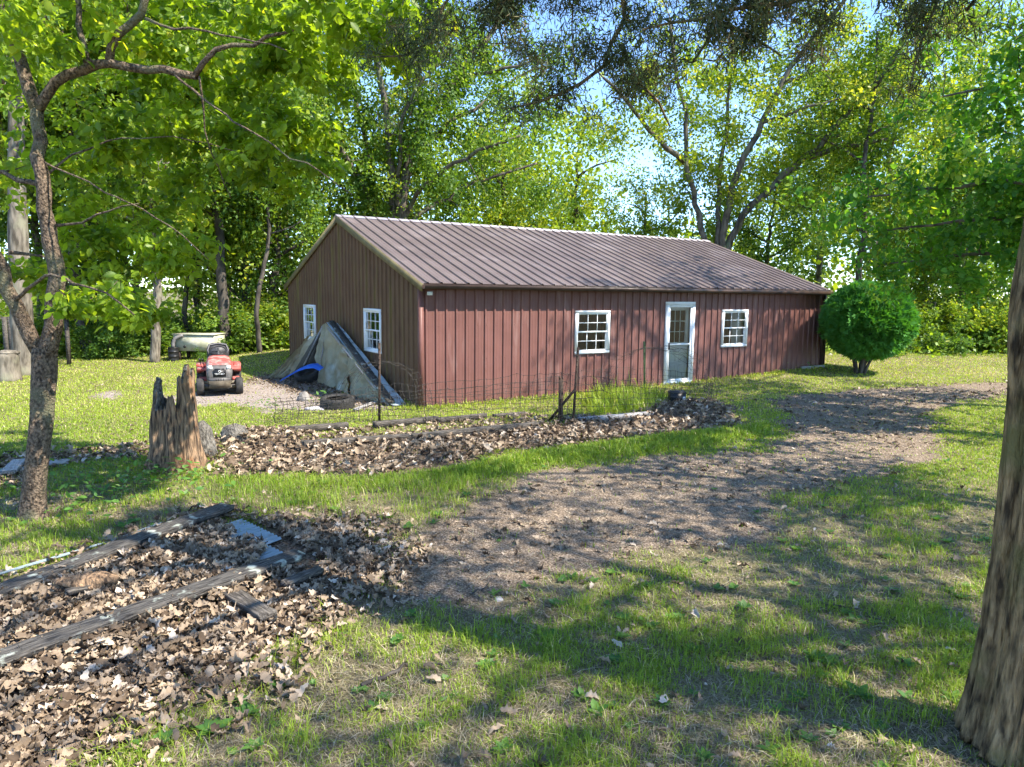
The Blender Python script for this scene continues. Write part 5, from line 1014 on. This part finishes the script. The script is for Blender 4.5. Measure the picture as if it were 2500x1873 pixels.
xx, yy = inpoly(chip_patch, 6000, r, .3); dead(mb, xx, yy, .01+.04*r.random(len(xx)), .075*r.uniform(.5, 1.2, len(xx)), r, .5, val=r.random(len(xx))*.55)
x, y = inpoly(drive_poly, 13000, r, .3); k = r.random(len(x)) < (.14+.9*smooth(.42, .66, fbm(x*.8, y*1.4, 31)+.12*smooth(10, 14, y))); x, y = x[k], y[k]; dead(mb, x, y, .008+.008*r.random(len(x)), .09*r.uniform(.5, 1.3, len(x)), r, .35, val=r.random(len(x))*.95)
x, y = samp(900, 3.2, 12, 1.1, r); _, _, _, ins = masks(x, y); dead(mb, x, y, .02+.02*r.random(len(x)), .07*r.uniform(.5, 1.5, len(x)), r, .4)
k_ = 1500; x, y = samp(k_, 9, 24, 1.1, r); d_, l_, di_, ins = masks(x, y); s = (ins < .02) & (r.random(k_) < .25); dead(mb, x[s], y[s], .03+0*x[s], .07*r.uniform(.5, 1.3, s.sum()), r, .4)
for pl_, q in ((litter_near, 9000), (litter_pile, 5000), (drive_poly, 5000)):
    x, y = inpoly(pl_, q, r, .7); cl = (sdist(clean_poly, x, y) > 0) | (np.hypot(x, y) > 14); x, y = x[~cl], y[~cl]; dead(mb, x, y, .01+.05*r.random(len(x))*(pl_ is not drive_poly), .035*r.uniform(.5, 1.5, len(x)), r, .6)
o = mb.build('leaf_litter', M['dead']); tag(o, 'curled brown oak leaves heaped by the boards and along the garden bed', 'leaf litter', kind='stuff')
# gravel and soil crumbs
mb = MB(); r = np.random.default_rng(121); n = 90000; x, y = samp(n, 3.0, 18, 1.5, r); d_, l_, di_, ins = masks(x, y); near = smooth(9.5, 7.5, y); k = (r.random(n) < np.clip(d_*.95+near*.25+di_*.9, 0, 1)*(1-.6*l_)) & (ins < .02); x, y = x[k], y[k]; m = len(x)
OCT = (np.array([(1, 0, 0), (0, 1, 0), (-1, 0, 0), (0, -1, 0), (0, 0, 1.)]), [(0, 1, 4), (1, 2, 4), (2, 3, 4), (3, 0, 4)])
place(mb, OCT, np.stack([x, y, gz(x, y)+.018*(fbm(x*2.2, y*2.2, 5)-.5)+.004], -1), np.stack([r.normal(size=m), r.normal(size=m), r.normal(size=m)*.3], -1), np.stack([r.normal(size=m)*.4, r.normal(size=m)*.4, np.ones(m)], -1), (.0035+.0007*y)*r.uniform(.5, 1.8, m), r.random(m)*.9, r.uniform(.5, 1.2, m))
o = mb.build('gravel', M['chips']); tag(o, 'small grey-brown gravel and bark crumbs of the drive', 'gravel', kind='stuff')
# broad-leaved weeds
mb = MB(); r = np.random.default_rng(131); x, y = samp(520, 3.3, 11, 1.2, r); d_, l_, di_, ins = masks(x, y); k = (r.random(len(x)) < (1-.9*d_)*(1-.85*l_)); x, y = x[k], y[k]
ex = [G(px, py) for px, py in ((910, 1735), (620, 1830), (520, 1790), (380, 1830), (2100, 1700), (2050, 1780), (1900, 1740), (2150, 1880), (300, 1290), (480, 1260), (95, 1240), (250, 1180), (330, 1160), (450, 1210), (1520, 1560))]
x = np.concatenate([x, [e[0] for e in ex]]); y = np.concatenate([y, [e[1] for e in ex]])
for i in range(len(x)):
    q = r.integers(4, 9); az = np.linspace(0, 6.28, q, endpoint=False)+r.random(); sz = r.uniform(.03, .075)*(1.35 if i >= len(x)-15 else 1); o_ = np.repeat([[x[i], y[i], float(gz(x[i], y[i]))+.01]], q, 0); place(mb, LEAF6, o_, np.stack([np.cos(az), np.sin(az), .35+.3*r.random(q)], -1), np.stack([-np.cos(az)*.4, -np.sin(az)*.4, np.ones(q)], -1), sz*r.uniform(.8, 1.3, q), r.random(q), r.uniform(.8, 1.2))
# leafy weeds round the stump
x = []; 
for px, py, sp, q in ((300, 1180, .55, 260), (420, 1175, .3, 90), (250, 1240, .4, 90), (640, 1000, .2, 40), (790, 985, .15, 50), (1990, 905, .5, 160), (560, 900, .4, 60)):
    c = G(px, py); a = r.normal(size=(q, 2))*sp; o_ = np.stack([c[0]+a[:, 0], c[1]+a[:, 1], gz(c[0], c[1])+np.abs(r.normal(size=q))*.11+.02], -1); place(mb, LEAF6, o_, r.normal(size=(q, 3))*[1, 1, .3], np.stack([r.normal(size=q)*.3, r.normal(size=q)*.3, np.ones(q)], -1), r.uniform(.05, .10, q), r.random(q), 1.1)
o = mb.build('weeds', M['weed']); tag(o, 'broad-leaved weeds scattered through the grass and round the stump', 'weeds', kind='stuff')
